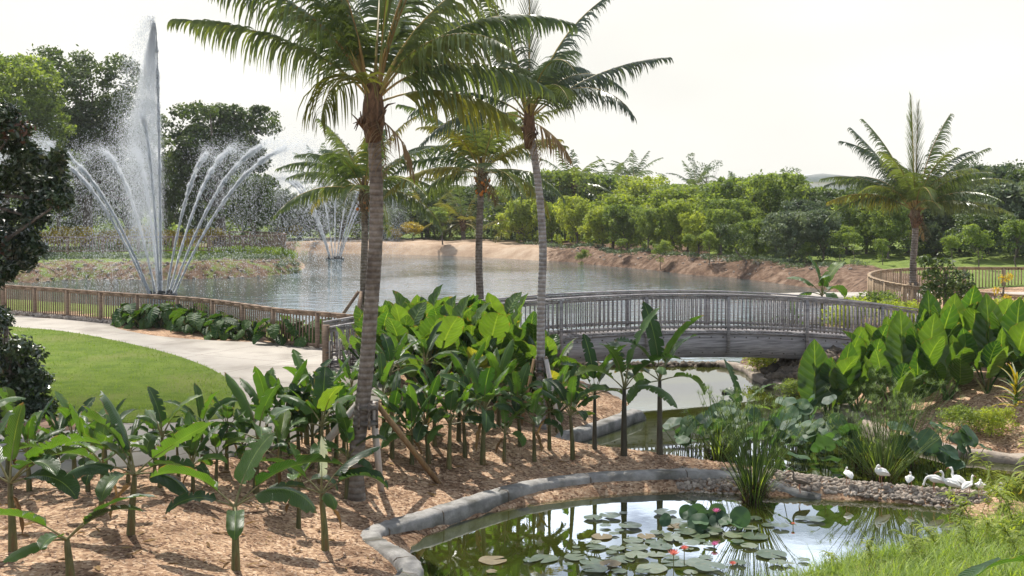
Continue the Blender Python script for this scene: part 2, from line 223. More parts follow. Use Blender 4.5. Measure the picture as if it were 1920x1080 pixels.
def ground_mat():
    m, nt = new_mat('garden_ground')
    at = N(nt, 'ShaderNodeVertexColor', layer_name='zone'); sp = N(nt, 'ShaderNodeSeparateColor'); L(nt, at.outputs['Color'], sp.inputs[0])
    tco = N(nt, 'ShaderNodeTexCoord'); P_ = tco.outputs['Object']
    def noise(s, d=6, r=.6):
        n = N(nt, 'ShaderNodeTexNoise', Scale=s, Detail=d, Roughness=r); L(nt, P_, n.inputs['Vector']); return n.outputs['Fac']
    vo = N(nt, 'ShaderNodeTexVoronoi', Scale=22.0); L(nt, P_, vo.inputs['Vector'])
    vsep = N(nt, 'ShaderNodeSeparateColor'); L(nt, vo.outputs['Color'], vsep.inputs[0])
    mulch = ramp(nt, vsep.outputs[0], [(0.0, (.13, .075, .05)), (.3, (.32, .21, .135)), (.75, (.46, .325, .215)), (1.0, (.60, .47, .34))])
    big = ramp(nt, noise(.9, 6), [(.36, (.48, .42, .39)), (.56, (1.08, 1.02, .98))])
    mm = N(nt, 'ShaderNodeMixRGB', blend_type='MULTIPLY'); mm.inputs['Fac'].default_value = 1; L(nt, mulch, mm.inputs['Color1']); L(nt, big, mm.inputs['Color2'])
    soil = ramp(nt, noise(1.6, 9, .7), [(.36, (.055, .034, .022)), (.5, (.145, .09, .06)), (.66, (.27, .19, .135))])
    sand = ramp(nt, noise(.45, 9, .7), [(.3, (.25, .17, .115)), (.5, (.40, .29, .205)), (.7, (.52, .41, .31))])
    gras = ramp(nt, noise(.8, 9, .7), [(.3, (.09, .14, .025)), (.7, (.20, .25, .06))])
    cur = soil
    for ch, c in ((0, mm.outputs[0]), (2, sand), (1, gras)):
        nn = N(nt, 'ShaderNodeMath', operation='MULTIPLY_ADD'); L(nt, noise(1.1, 8, .7), nn.inputs[0]); nn.inputs[1].default_value = 1.4; nn.inputs[2].default_value = -.7
        ad = N(nt, 'ShaderNodeMath', operation='ADD'); L(nt, sp.outputs[ch], ad.inputs[0]); L(nt, nn.outputs[0], ad.inputs[1])
        r = N(nt, 'ShaderNodeMapRange'); L(nt, ad.outputs[0], r.inputs['Value']); r.inputs['From Min'].default_value = .42; r.inputs['From Max'].default_value = .6
        mxr = N(nt, 'ShaderNodeMixRGB'); L(nt, r.outputs[0], mxr.inputs['Fac']); L(nt, cur, mxr.inputs['Color1']); L(nt, c, mxr.inputs['Color2']); cur = mxr.outputs[0]
    p = N(nt, 'ShaderNodeBsdfPrincipled', Roughness=.95); p.inputs['Specular IOR Level'].default_value = .15; L(nt, cur, p.inputs['Base Color'])
    b = N(nt, 'ShaderNodeBump', Strength=.6, Distance=.02); L(nt, vo.outputs['Distance'], b.inputs['Height'])
    b2 = N(nt, 'ShaderNodeBump', Strength=.7, Distance=.12); L(nt, noise(3.5, 8, .7), b2.inputs['Height']); L(nt, b.outputs[0], b2.inputs['Normal']); L(nt, b2.outputs[0], p.inputs['Normal'])
    o = N(nt, 'ShaderNodeOutputMaterial'); L(nt, p.outputs[0], o.inputs[0]); return m
M['ground'] = ground_mat()

# ------------------------------------------------------------ object helpers
def tag(o, label=None, cat=None, group=None, kind=None):
    if label: o['label'] = label
    if cat: o['category'] = cat
    if group: o['group'] = group
    if kind: o['kind'] = kind
    return o
def empty(name, loc=(0, 0, 0), rz=0, label=None, cat=None, group=None):
    o = bpy.data.objects.new(name, None); col.objects.link(o); o.location = loc; o.rotation_euler = (0, 0, rz); o.empty_display_size = .2
    return tag(o, label, cat, group)
class MB:
    def __init__(s): s.v = []; s.f = []; s.uv = []; s.t = []; s.n = 0
    def add(s, V, Fc, uv=None, tint=.5):
        V = np.asarray(V, float).reshape(-1, 3)
        s.v.append(V); s.f.extend([tuple(i + s.n for i in f) for f in Fc])
        s.uv.append(np.zeros((len(V), 2)) if uv is None else np.asarray(uv, float).reshape(-1, 2))
        s.t.append(np.full(len(V), tint) if np.isscalar(tint) else np.asarray(tint, float)); s.n += len(V)
    def box(s, c, h, rot=None, tint=.5, bev=0):
        V = np.array([[x, y, z] for x in (-1, 1) for y in (-1, 1) for z in (-1, 1)], float) * np.array(h)
        if rot is not None: V = V @ np.array(rot).T
        s.add(V + np.array(c), [(0, 1, 3, 2), (4, 6, 7, 5), (0, 4, 5, 1), (2, 3, 7, 6), (0, 2, 6, 4), (1, 5, 7, 3)], tint=tint)
    def bar(s, a, b, w, h, tint=.5):
        a = Vector(a); b = Vector(b); d = (b - a); l = d.length; d.normalize()
        up = Vector((0, 0, 1)) if abs(d.z) < .95 else Vector((1, 0, 0)); sd_ = d.cross(up).normalized(); u2 = sd_.cross(d)
        rot = np.array([[d.x, sd_.x, u2.x], [d.y, sd_.y, u2.y], [d.z, sd_.z, u2.z]])
        s.box((a + b) / 2, (l / 2, w / 2, h / 2), rot, tint)
    def tube(s, pts, rad, n=8, tint=.5, cap=True, flat=1.0):
        P_ = [Vector(p) for p in pts]
        if np.isscalar(rad): rad = [rad] * len(P_)
        V = []; Fc = []; uv = []; side = None
        for i, p in enumerate(P_):
            d = (P_[min(i + 1, len(P_) - 1)] - P_[max(i - 1, 0)]).normalized()
            if side is None: side = d.cross(Vector((0, 0, 1))) if abs(d.z) < .9 else d.cross(Vector((0, 1, 0)))
            side = (side - d * side.dot(d)).normalized(); up = side.cross(d)
            for k in range(n):
                a = 2 * math.pi * k / n; V.append(p + side * (math.cos(a) * rad[i]) + up * (math.sin(a) * rad[i] * flat)); uv.append((i / len(P_), k / n))
        for i in range(len(P_) - 1):
            for k in range(n): Fc.append((i * n + k, i * n + (k + 1) % n, (i + 1) * n + (k + 1) % n, (i + 1) * n + k))
        if cap: Fc.append(tuple(range(n - 1, -1, -1))); Fc.append(tuple((len(P_) - 1) * n + k for k in range(n)))
        s.add([tuple(v) for v in V], Fc, uv, tint)
    def build(s, name, m, parent=None, smooth=False, link=True):
        if not s.v: return None
        V = np.concatenate(s.v); me = bpy.data.meshes.new(name); nf = len(s.f)
        lens = np.array([len(f) for f in s.f], np.int32); loops = np.fromiter((i for f in s.f for i in f), np.int32, int(lens.sum()))
        return mesh_np(name, V, loops, lens, np.concatenate(s.uv), np.concatenate(s.t), m, parent, smooth, link)
def mesh_np(name, V, loops, lens, uv, tint, m, parent=None, smooth=False, link=True):
    me = bpy.data.meshes.new(name)
    me.vertices.add(len(V)); me.vertices.foreach_set('co', V.astype(np.float32).ravel())
    me.loops.add(len(loops)); me.loops.foreach_set('vertex_index', loops)
    me.polygons.add(len(lens)); st = np.concatenate([[0], np.cumsum(lens)[:-1]]).astype(np.int32); me.polygons.foreach_set('loop_start', st)
    try: me.polygons.foreach_set('loop_total', lens)
    except Exception: pass
    if uv is not None:
        ul = me.uv_layers.new(name='UVMap'); ul.data.foreach_set('uv', uv[loops].astype(np.float32).ravel())
    if tint is not None:
        a = me.attributes.new('tint', 'FLOAT', 'POINT'); a.data.foreach_set('value', tint.astype(np.float32))
    me.update(calc_edges=True); me.validate(verbose=False)
    if smooth: me.polygons.foreach_set('use_smooth', np.ones(len(me.polygons), bool))
    me.materials.append(m if not isinstance(m, str) else M[m])
    o = bpy.data.objects.new(name, me)
    if link: col.objects.link(o)
    if parent: o.parent = parent
    return o
def copy_tree(o, loc=None, rz=None, s=None, parent=None):
    c = o.copy(); col.objects.link(c)
    for k in ('label',):
        pass
    if parent: c.parent = parent
    for ch in KIDS.get(o.name, []):
        copy_tree(ch, parent=c)
    if loc is not None: c.location = loc
    if rz is not None: c.rotation_euler = (0, 0, rz)
    if s is not None: c.scale = (s, s, s) if np.isscalar(s) else s
    return c
KIDS = {}
def index_kids():
    KIDS.clear()
    for o in col.objects:
        if o.parent: KIDS.setdefault(o.parent.name, []).append(o)
ORD = ('first second third fourth fifth sixth seventh eighth ninth tenth eleventh twelfth thirteenth fourteenth fifteenth sixteenth seventeenth eighteenth nineteenth twentieth '
       'twenty-first twenty-second twenty-third twenty-fourth twenty-fifth twenty-sixth twenty-seventh twenty-eighth twenty-ninth thirtieth thirty-first thirty-second thirty-third thirty-fourth thirty-fifth thirty-sixth thirty-seventh thirty-eighth thirty-ninth fortieth').split()
# ------------------------------------------------------------ pixel to place
def at(px, py, d): return Vector(((px - 960) * d / F, d, CAMZ - (py - HY) * d / F))
def onz(px, py, z=0.0):
    d = (CAMZ - z) * F / (py - HY); return Vector(((px - 960) * d / F, d, z))
def poly(pts, z): return np.array([[onz(px, py, z).x, onz(px, py, z).y] for px, py in pts])
LAKE = poly([(-900, 600), (-100, 590), (100, 589), (230, 594), (400, 605), (530, 622), (620, 636), (700, 642), (800, 650), (960, 662), (1030, 682), (1090, 686), (1385, 684), (1395, 672),
             (1440, 655), (1520, 625), (1580, 590), (1600, 560), (1560, 545), (1450, 530), (1380, 521), (1300, 516), (1220, 506), (1150, 500), (1080, 492), (1000, 488), (920, 483), (850, 480), (700, 476), (600, 474),
             (480, 474), (430, 478), (480, 486), (555, 489), (570, 495), (571, 502), (560, 510), (530, 515), (480, 519), (400, 522), (300, 525), (210, 523), (130, 524), (60, 530), (0, 528), (-200, 530), (-900, 535)], WZ)
MID = poly([(1030, 682), (1090, 686), (1385, 684), (1400, 700), (1440, 725), (1530, 748), (1580, 775), (1640, 812), (1740, 838), (1820, 852), (1990, 876), (2150, 960), (1950, 955), (1850, 933), (1700, 921),
            (1560, 907), (1470, 893), (1400, 880), (1300, 866), (1200, 853), (1110, 842), (1060, 826), (1055, 815), (1100, 796), (1160, 775), (1180, 758), (1140, 735), (1080, 712), (1030, 700)], WZ)
NEAR = poly([(775, 1022), (800, 1005), (870, 975), (930, 958), (1000, 945), (1100, 932), (1200, 924), (1320, 920), (1420, 928), (1520, 934), (1650, 940), (1790, 952), (1840, 975), (1800, 1003), (1700, 1035),
             (1560, 1068), (1450, 1110), (1300, 1150), (1000, 1160), (860, 1140), (800, 1100), (785, 1060), (772, 1040)], WZ)
def sdist(P_, poly_):
    """distance to the polygon, negative inside"""
    x, y = P_[:, 0], P_[:, 1]; d2 = np.full(len(x), 1e18); ins = np.zeros(len(x), bool); n = len(poly_)
    for i in range(n):
        ax, ay = poly_[i]; bx, by = poly_[(i + 1) % n]; ex, ey = bx - ax, by - ay; l2 = ex * ex + ey * ey + 1e-12
        t = np.clip(((x - ax) * ex + (y - ay) * ey) / l2, 0, 1); d2 = np.minimum(d2, (x - ax - t * ex) ** 2 + (y - ay - t * ey) ** 2)
        c = ((ay > y) != (by > y)) & (x < (bx - ax) * (y - ay) / (by - ay + 1e-12) + ax); ins ^= c
    d = np.sqrt(d2); return np.where(ins, -d, d)
def sst(x, a, b): t = np.clip((x - a) / (b - a), 0, 1); return t * t * (3 - 2 * t)
PATHP = poly([(-900, 590), (0, 593), (60, 597), (150, 601), (225, 606), (212, 613), (240, 622), (300, 632), (400, 640), (500, 643), (617, 643), (640, 645), (700, 660), (740, 690), (725, 735), (690, 765), (620, 800), (520, 838), (400, 862), (250, 876), (100, 888), (-150, 905), (-900, 960)], 0)
LAWNP = poly([(-900, 640), (-100, 610), (40, 617), (120, 624), (200, 638), (300, 661), (380, 688), (440, 722), (463, 752), (452, 775), (410, 788), (330, 795), (220, 796), (130, 794), (-100, 792), (-900, 800)], 0)
_rng = np.random.RandomState(5)
_W = [(_rng.uniform(-1, 1, 2) * f, _rng.uniform(0, 6.28), a) for f, a in ((.5, .10), (.8, .08), (1.4, .05), (2.2, .04), (3.7, .025), (5.5, .02), (8, .012))]
def wob(x, y): return sum(a * np.sin(k[0] * x * 1.7 + k[1] * y * 1.7 + p) for k, p, a in _W)
def H(x, y):
    x = np.atleast_1d(np.asarray(x, float)); y = np.atleast_1d(np.asarray(y, float)); P_ = np.stack([x, y], 1)
    dn, dm, dl = sdist(P_, NEAR), sdist(P_, MID), sdist(P_, LAKE); dp = sdist(P_, PATHP)
    far = .5 * sst(y, 62, 80) + .5 * sst(y, 85, 118)
    B = far + 0 * x
    B = np.minimum(B, -.74 + .78 * sst(dn, .55, 4.6)); B = np.minimum(B, -.80 + .84 * sst(dm, .3, 3.4))
    B = np.minimum(B, np.where(y > 62, WZ + .06 + .42 * dl + .25 * sst(dl, 0, 1), WZ + .1 + 1.0 * sst(dl, .0, 4.5)))
    bumps = wob(x, y) * .5 * sst(dp, .2, 1.5) * np.where(y > 60, np.where(960 + x * F / np.maximum(y, 1) > 1080, 2.4, 1.0), .55)
    B = B + bumps * sst(np.minimum(dn, dm), .6, 2)
    B = np.where(dp < .5, np.minimum(B, 0.0) * sst(dp, -.1, .5), B)
    ed = np.minimum(dn, dm); B = np.where(ed < .75, np.minimum(B, WZ + .04 + .30 * ed), B)
    B = np.where(dl < 1.0, np.minimum(B, WZ + .04 + .7 * dl), B)
    mn = np.minimum(np.minimum(dn, dm), dl)
    return np.where(mn < 0, np.maximum(WZ - 1.2, WZ - .02 + mn * .6), B)
def h1(x, y): return float(H(x, y)[0])
def gp(px, py):
    """where the ray through a pixel meets the ground"""
    ds = np.concatenate([np.arange(12, 60, .1), np.arange(60, 200, .5)]); g = H((px - 960) * ds / F, ds); z = CAMZ - (py - HY) * ds / F
    i = int(np.argmax(z <= g + 1e-3)); d = ds[i]; return Vector(((px - 960) * d / F, d, float(g[i])))
def gd(px, d): x = (px - 960) * d / F; return Vector((x, d, h1(x, d)))

# ------------------------------------------------------------ ground
def axis(segs):
    out = [segs[0][0]]
    for a, b, s in segs: n = max(1, int(round((b - a) / s))); out += list(a + (b - a) * (np.arange(n) + 1) / n)
    return np.array(out)
gx = axis([(-300, -200, 20), (-200, -60, 6), (-60, -14, .8), (-14, 17, .2), (17, 70, .8), (70, 220, 6), (220, 300, 20)])
gy = axis([(-40, 6, 4), (6, 13, .5), (13, 32, .2), (32, 60, .4), (60, 135, .75), (135, 200, 5), (200, 280, 20)])
GX, GY = np.meshgrid(gx, gy); V = np.stack([GX.ravel(), GY.ravel(), H(GX.ravel(), GY.ravel())], 1)
nx, ny = len(gx), len(gy); ii, jj = np.meshgrid(np.arange(nx - 1), np.arange(ny - 1)); a0 = (jj * nx + ii).ravel()
Q = np.stack([a0, a0 + 1, a0 + nx + 1, a0 + nx], 1).astype(np.int32)
g = mesh_np('ground', V, Q.ravel(), np.full(len(Q), 4, np.int32), None, None, M['ground'], smooth=True); tag(g, kind='structure')
x_, y_ = V[:, 0], V[:, 1]; pxx = 960 + x_ * F / np.maximum(y_, 1)
dl_ = sdist(V[:, :2], LAKE); dn_ = np.minimum(sdist(V[:, :2], NEAR), sdist(V[:, :2], MID)); far_ = y_ > 60
zone = np.zeros((len(V), 4), np.float32); zone[:, 3] = 1
zone[:, 0] = np.where(~far_ & (dl_ > 4), 1, 0)
zone[:, 1] = np.where(far_, np.where(pxx > 1330, sst(dl_, 4.5, 6.5), np.where(pxx > 575, sst(dl_, 13, 16), np.where(pxx < 590, .45 + .5*sst(dl_, 3, 6), 0))), np.where((dl_ < 7) & (dl_ > .6) & (pxx < 700), .8, 0))
zone[:, 2] = np.where(far_ & (y_ > 92) & (pxx > 560) & (pxx < 1100), 1.2 - 1.0 * sst(pxx, 940, 1080), 0)
at_ = g.data.color_attributes.new('zone', 'FLOAT_COLOR', 'POINT'); at_.data.foreach_set('color', zone.ravel())
def sheet(name, P_, z, m, thick=0.0):
    mb = MB(); n = len(P_); mb.add([(p[0], p[1], z) for p in P_] + [(p[0], p[1], z - .3) for p in P_], [tuple(range(n))] + [(i, i + n, (i + 1) % n + n, (i + 1) % n) for i in range(n)])
    o = mb.build(name, m); tag(o, kind='structure'); return o
def densify(P_, k=4):
    n = len(P_); out = []
    for i in range(n):
        p0, p1, p2, p3 = P_[i - 1], P_[i], P_[(i + 1) % n], P_[(i + 2) % n]
        for t in np.arange(k) / k:
            out.append(.5 * ((2 * p1) + (-p0 + p2) * t + (2 * p0 - 5 * p1 + 4 * p2 - p3) * t * t + (-p0 + 3 * p1 - 3 * p2 + p3) * t ** 3))
    return np.array(out)
sheet('garden_path', densify(PATHP), .03, 'path')
sheet('lawn', densify(LAWNP), .055, 'lawn')
bp = poly([(-300, 784), (30, 783), (110, 787), (135, 797), (110, 812), (-300, 822)], 0); sheet('soil_bed', densify(bp, 3), .062, 'chips')
p2 = np.array([[12.5, 56.5], [17, 57.5], [24, 57.6], [32, 57.2], [32, 54.8], [24, 55], [17, 54.6], [13, 53]]); sheet('far_path', densify(p2, 3), .06, 'path')
def water(name, P_, m):
    mb = MB(); n = len(P_); mb.add([(p[0], p[1], WZ) for p in P_], [tuple(range(n))]); o = mb.build(name, m); tag(o, kind='structure'); return o
def grow(P_, e):
    n = len(P_); A = 0.5 * sum(P_[i][0] * P_[(i + 1) % n][1] - P_[(i + 1) % n][0] * P_[i][1] for i in range(n)); s = 1 if A > 0 else -1; out = []
    for i in range(n):
        d = P_[(i + 1) % n] - P_[i - 1]; d = d / (np.linalg.norm(d) + 1e-9); out.append(P_[i] + s * e * np.array([d[1], -d[0]]))
    return np.array(out)
weir_y = onz(1200, 685, WZ).y
bx = lambda x0, x1, y0, y1: np.array([[x0, y0], [x1, y0], [x1, y1], [x0, y1]], float)
lk = LAKE.copy(); water('lake_water', bx(-150, 22, weir_y, 130), 'lake'); water('pond_water', bx(-3.4, 30, 12, weir_y - .004), 'pond')

# ------------------------------------------------------------ kerbs, bridge, fences
def smooth3(P_, k=6):
    P_ = [np.array(p, float) for p in P_]; n = len(P_); out = []
    for i in range(n - 1):
        p0, p1, p2, p3 = P_[max(i - 1, 0)], P_[i], P_[i + 1], P_[min(i + 2, n - 1)]
        for t in np.arange(k) / k:
            out.append(.5 * ((2 * p1) + (-p0 + p2) * t + (2 * p0 - 5 * p1 + 4 * p2 - p3) * t * t + (-p0 + 3 * p1 - 3 * p2 + p3) * t ** 3))
    out.append(P_[-1]); return out
def sweep(name, pts, prof, m, jit=0.0, seed=1, smooth=True):
    rg = np.random.RandomState(seed); mb = MB(); V = []; n = len(prof)
    for i, p in enumerate(pts):
        d = pts[min(i + 1, len(pts) - 1)] - pts[max(i - 1, 0)]; d = d / np.linalg.norm(d); s = np.array([d[1], -d[0], 0]); s /= np.linalg.norm(s)
        for (a, b) in prof: V.append(p + s * (a + rg.uniform(-jit, jit)) + np.array([0, 0, b + rg.uniform(-jit, jit) * .7]))
    Fc = [(i * n + k, (i + 1) * n + k, (i + 1) * n + (k + 1) % n, i * n + (k + 1) % n) for i in range(len(pts) - 1) for k in range(n)]
    Fc += [tuple(range(n)), tuple((len(pts) - 1) * n + k for k in range(n - 1, -1, -1))]
    mb.add(V, Fc); return mb.build(name, m, smooth=smooth)
KZ = -.72
kp = [onz(px, py, KZ) for px, py in [(1540, 905), (1470, 897), (1400, 886), (1300, 882), (1200, 884), (1100, 890), (1000, 903), (930, 920), (860, 941), (800, 960), (740, 977), (700, 992), (694, 1006), (722, 1022), (752, 1040), (768, 1056), (765, 1072), (735, 1092), (680, 1112), (600, 1135)]]
zoff = lambda p: 0
kpts = smooth3([(p.x, p.y, KZ - .20 * max(0, (p.x - 4.4) / 1.3)) for p in kp], 7)
prof = [(-.19, -.30), (-.19, -.05), (-.14, 0.0), (.12, .005), (.17, -.04), (.19, -.32)]
k1 = sweep('pond_kerb', kpts, prof, 'kerb', .014, 3); 
for q in range(9, len(kpts) - 8, 13):
    d_ = (kpts[q + 1] - kpts[q]) / np.linalg.norm(kpts[q + 1] - kpts[q]); pf = [(a * 1.03, b + (.004 if b > -.1 else 0)) for a, b in prof]; jo = sweep('joint', [kpts[q] - d_ * .009, kpts[q] + d_ * .009], pf, 'rock_dark', 0, 3); jo.parent = k1
tag(k1, 'grey concrete kerb curving round the lily pond', 'kerb')
kp = [onz(px, py, -.74) for px, py in [(1200, 764), (1196, 767), (1180, 772), (1135, 788), (1090, 802), (1045, 816), (1025, 832)]]
kq = smooth3([(p.x, p.y, -.74) for p in kp]); kq = [q - np.array([0, 0, .045 * max(0, 8 - min(i, len(kq) - 1 - i))]) for i, q in enumerate(kq)]
k2 = sweep('pond_kerb', kq, prof, 'kerb', .014, 4); tag(k2, 'short grey kerb behind the banana plants at the middle pond', 'kerb')
kp = [onz(px, py, -.82) for px, py in [(1350, 676), (1400, 686), (1420, 700), (1465, 718), (1540, 738), (1600, 768), (1655, 805), (1740, 828), (1820, 842), (1930, 856), (2060, 880)]]
k3 = sweep('stone_edging', smooth3([(p.x, p.y, -.82) for p in kp]), prof, 'kerb_warm', .03, 5); tag(k3, 'tan stone edging along the right bank of the middle pond', 'edging')

def rail_bridge():
    t = empty('footbridge', (0, 0, 0), 0, 'weathered grey arched wooden footbridge with slatted railings', 'bridge')
    A = Vector((-5.04, 32.3, 0)); B = Vector((12.9, 37.5, 0)); D = (B - A); Ln = D.length; D.normalize(); S = Vector((-D.y, D.x, 0)); W = 1.15; RISE = .68
    z = lambda u: RISE * (1 - (2 * u / Ln - 1) ** 2) if 0 <= u <= Ln else 0
    pt = lambda u, o, h: A + D * u + S * o + Vector((0, 0, z(u) + h))
    nseg = 44; us = [Ln * i / nseg for i in range(nseg + 1)]
    for o, nm in ((0, 'girder'), (W, 'girder')):
        mb = MB(); V = []
        for u in us:
            dz = -.77
            for a, b in ((-.09, -.02), (.09, -.02), (.09, dz), (-.09, dz)): V.append(pt(u, o + a, b))
        mb.add([tuple(v) for v in V], [(i * 4 + k, (i + 1) * 4 + k, (i + 1) * 4 + (k + 1) % 4, i * 4 + (k + 1) % 4) for i in range(nseg) for k in range(4)] + [(0, 1, 2, 3), (nseg * 4 + 3, nseg * 4 + 2, nseg * 4 + 1, nseg * 4)])
        mb.build(nm, 'wood_grey', t)
    mb = MB(); k = 0
    for i in range(int(Ln / .145)):
        u = .07 + i * .145; mb.bar(pt(u, -.13, .022), pt(u, W + .13, .022), .135, .04, random.random())
    mb.build('deck', 'wood_grey', t)
    for o in (-.12, W + .12):
        s = -1 if o < 0 else 1
        for hh, w_, hgt in ((1.13, .16, .045), (1.04, .045, .09), (.16, .045, .09), (-.03, .05, .05)):
            mb = MB()
            for i in range(nseg): mb.bar(pt(us[i], o, hh), pt(us[i + 1] + .004, o, hh), w_, hgt)
            mb.build('handrail' if hh > 1.1 else 'rail', 'wood_grey', t)
        npost = 7
        if o < 0:
            mb = MB()
            for q in range(48):
                u = Ln * (q + .5) / 48; mb.bar(pt(u, -.115, -.16), pt(u, -.09, -.16), .035, .035); mb.bar(pt(u + .1, -.115, -.62), pt(u + .1, -.09, -.62), .035, .035)
            mb.build('bolts', 'strap', t)
        pu = [Ln * (i + .5) / npost for i in range(npost)] if o < 0 else [Ln * (i + .5) / npost for i in range(npost)]
        for u in pu:
            mb = MB(); mb.bar(pt(u, o + s * .065, -.62), pt(u, o + s * .065, 1.07), .10, .09); mb.build('post', 'wood_grey', t)
        cuts = [0] + pu + [Ln]
        for a, b in zip(cuts[:-1], cuts[1:]):
            mb = MB(); n = max(1, int((b - a) / .135))
            for i in range(n):
                u = a + (b - a) * (i + .5) / n; mb.bar(pt(u, o - s * .0, .08), pt(u, o - s * .0, 1.06), .045, .038, random.random())
            mb.build('baluster_panel', 'wood_grey', t)
    for o in (-.12,):
        mb = MB(); mb.bar(pt(-.1, o, -.4), pt(-.1, o, 1.2), .17, .17); mb.build('end_post', 'wood_fence', t)
    # the boarded end panel beside the path
    mb = MB(); 
    for i in range(5): mb.bar(pt(.0 + i * .27, -.24, .02), pt(.0 + i * .27, -.24, .78), .25, .03)
    mb.build('end_panel', 'wood_stake', t)
    mb = MB()
    for h in (.10, .46): mb.bar(pt(-.12, -.28, h), pt(1.25, -.28, h), .02, .03)
    for u in (.0, .6, 1.2): mb.bar(pt(u, -.28, .03), pt(u, -.28, .76), .02, .03)
    mb.build('panel_frame', 'strap', t)
    return A, D, S, W, Ln
BA, BD, BS, BW, BL = rail_bridge()
def fence(name, pts, label, cat, mat='wood_fence', h=1.15, bay=2.1, gap=.13, pw=.04, group=None, full=True, zf=None, cap=.10):
    t = empty(name, (0, 0, 0), 0, label, cat, group)
    P_ = smooth3([(x, y, 0) for x, y in pts], 10); S_ = [0]
    for a, b in zip(P_[:-1], P_[1:]): S_.append(S_[-1] + float(np.linalg.norm(b - a)))
    tot = S_[-1]; zf = zf or (lambda x, y: 0.0)
    def pt(u, hh):
        i = min(max(int(np.searchsorted(S_, u)) - 1, 0), len(P_) - 2); k = (u - S_[i]) / (S_[i + 1] - S_[i] + 1e-9); p = P_[i] * (1 - k) + P_[i + 1] * k
        return Vector((p[0], p[1], zf(p[0], p[1]) + hh))
    nb = max(1, round(tot / bay)); bl = tot / nb
    for i in range(nb + 1):
        mb = MB(); a, b = pt(i * bl, -.5), pt(i * bl, h - .03); mb.bar(a, b, .13, .13); mb.build('post', mat, t)
    ns = max(nb * 3, 2); mb = MB(); mb2 = MB(); mb3 = MB()
    for i in range(ns):
        a, b = tot * i / ns, tot * (i + 1) / ns
        mb.bar(pt(a, h - .02), pt(b + .005, h - .02), cap + .06, .045); mb2.bar(pt(a, h - .10), pt(b, h - .10), .05, .10); mb3.bar(pt(a, .10), pt(b, .10), .05, .10)
    mb.build('top_rail', mat, t); mb2.build('rail', mat, t); mb3.build('rail', mat, t)
    for i in range(nb):
        mb = MB(); n = max(1, int(bl / gap))
        for k in range(n):
            u = i * bl + bl * (k + .5) / n; mb.bar(pt(u, .06), pt(u, h - .06), pw, pw * .9, random.random())
        mb.build('picket_panel', mat, t)
    return t
FP = [(-190, 52.5), (-60, 49.5), (0, 47.9), (105, 45.9), (230, 43.6), (330, 42.2), (405, 40.7), (470, 38.9), (530, 37.4), (610, 36.3), (690, 35.2)]
end = BA + BS * (BW + .15)
fpts = [((px - 960) * d / F, d) for px, d in FP[:-1]] + [(-4.45, 35.2)]
fence('lake_fence', fpts, 'brown wooden picket fence between the concrete path and the lake', 'fence')
e2 = BA + BD * BL; fence('garden_fence', [(e2.x + .1, e2.y - .1), (14.3, 37.6), (15.6, 37.2), (17.2, 36.6)], 'short brown picket fence continuing from the right end of the bridge', 'fence', zf=lambda x, y: h1(x, y))
RF = [(2150, 563, 41), (1990, 562, 42.5), (1920, 561, 43.5), (1850, 556, 44.8), (1780, 550, 46.3), (1735, 546, 47.3), (1690, 539, 49), (1652, 530, 51.5), (1630, 522, 54.5), (1640, 516, 57.6), (1680, 511, 59.6), (1760, 508, 61), (1860, 510, 61), (1960, 511, 61), (2100, 512, 61)]
fence('overlook_fence', [((px - 960) * d / F, d) for px, _, d in RF], 'tan wooden fence curving round the overlook behind the lone palm', 'fence', 'wood_tan', 1.2, 2.0, .16, .05, zf=lambda x, y: -.12)
PF = [((px - 960) * d / F, d) for px, d in ((60, 91), (200, 91.5), (300, 92), (400, 93), (480, 94.5), (525, 96), (533, 99), (500, 103), (430, 106))]
fence('peninsula_fence', PF, 'dark brown rail fence across the water on the grassy point', 'fence', 'wood_fence', 1.25, 2.6, .22, .055, zf=lambda x, y: .42)

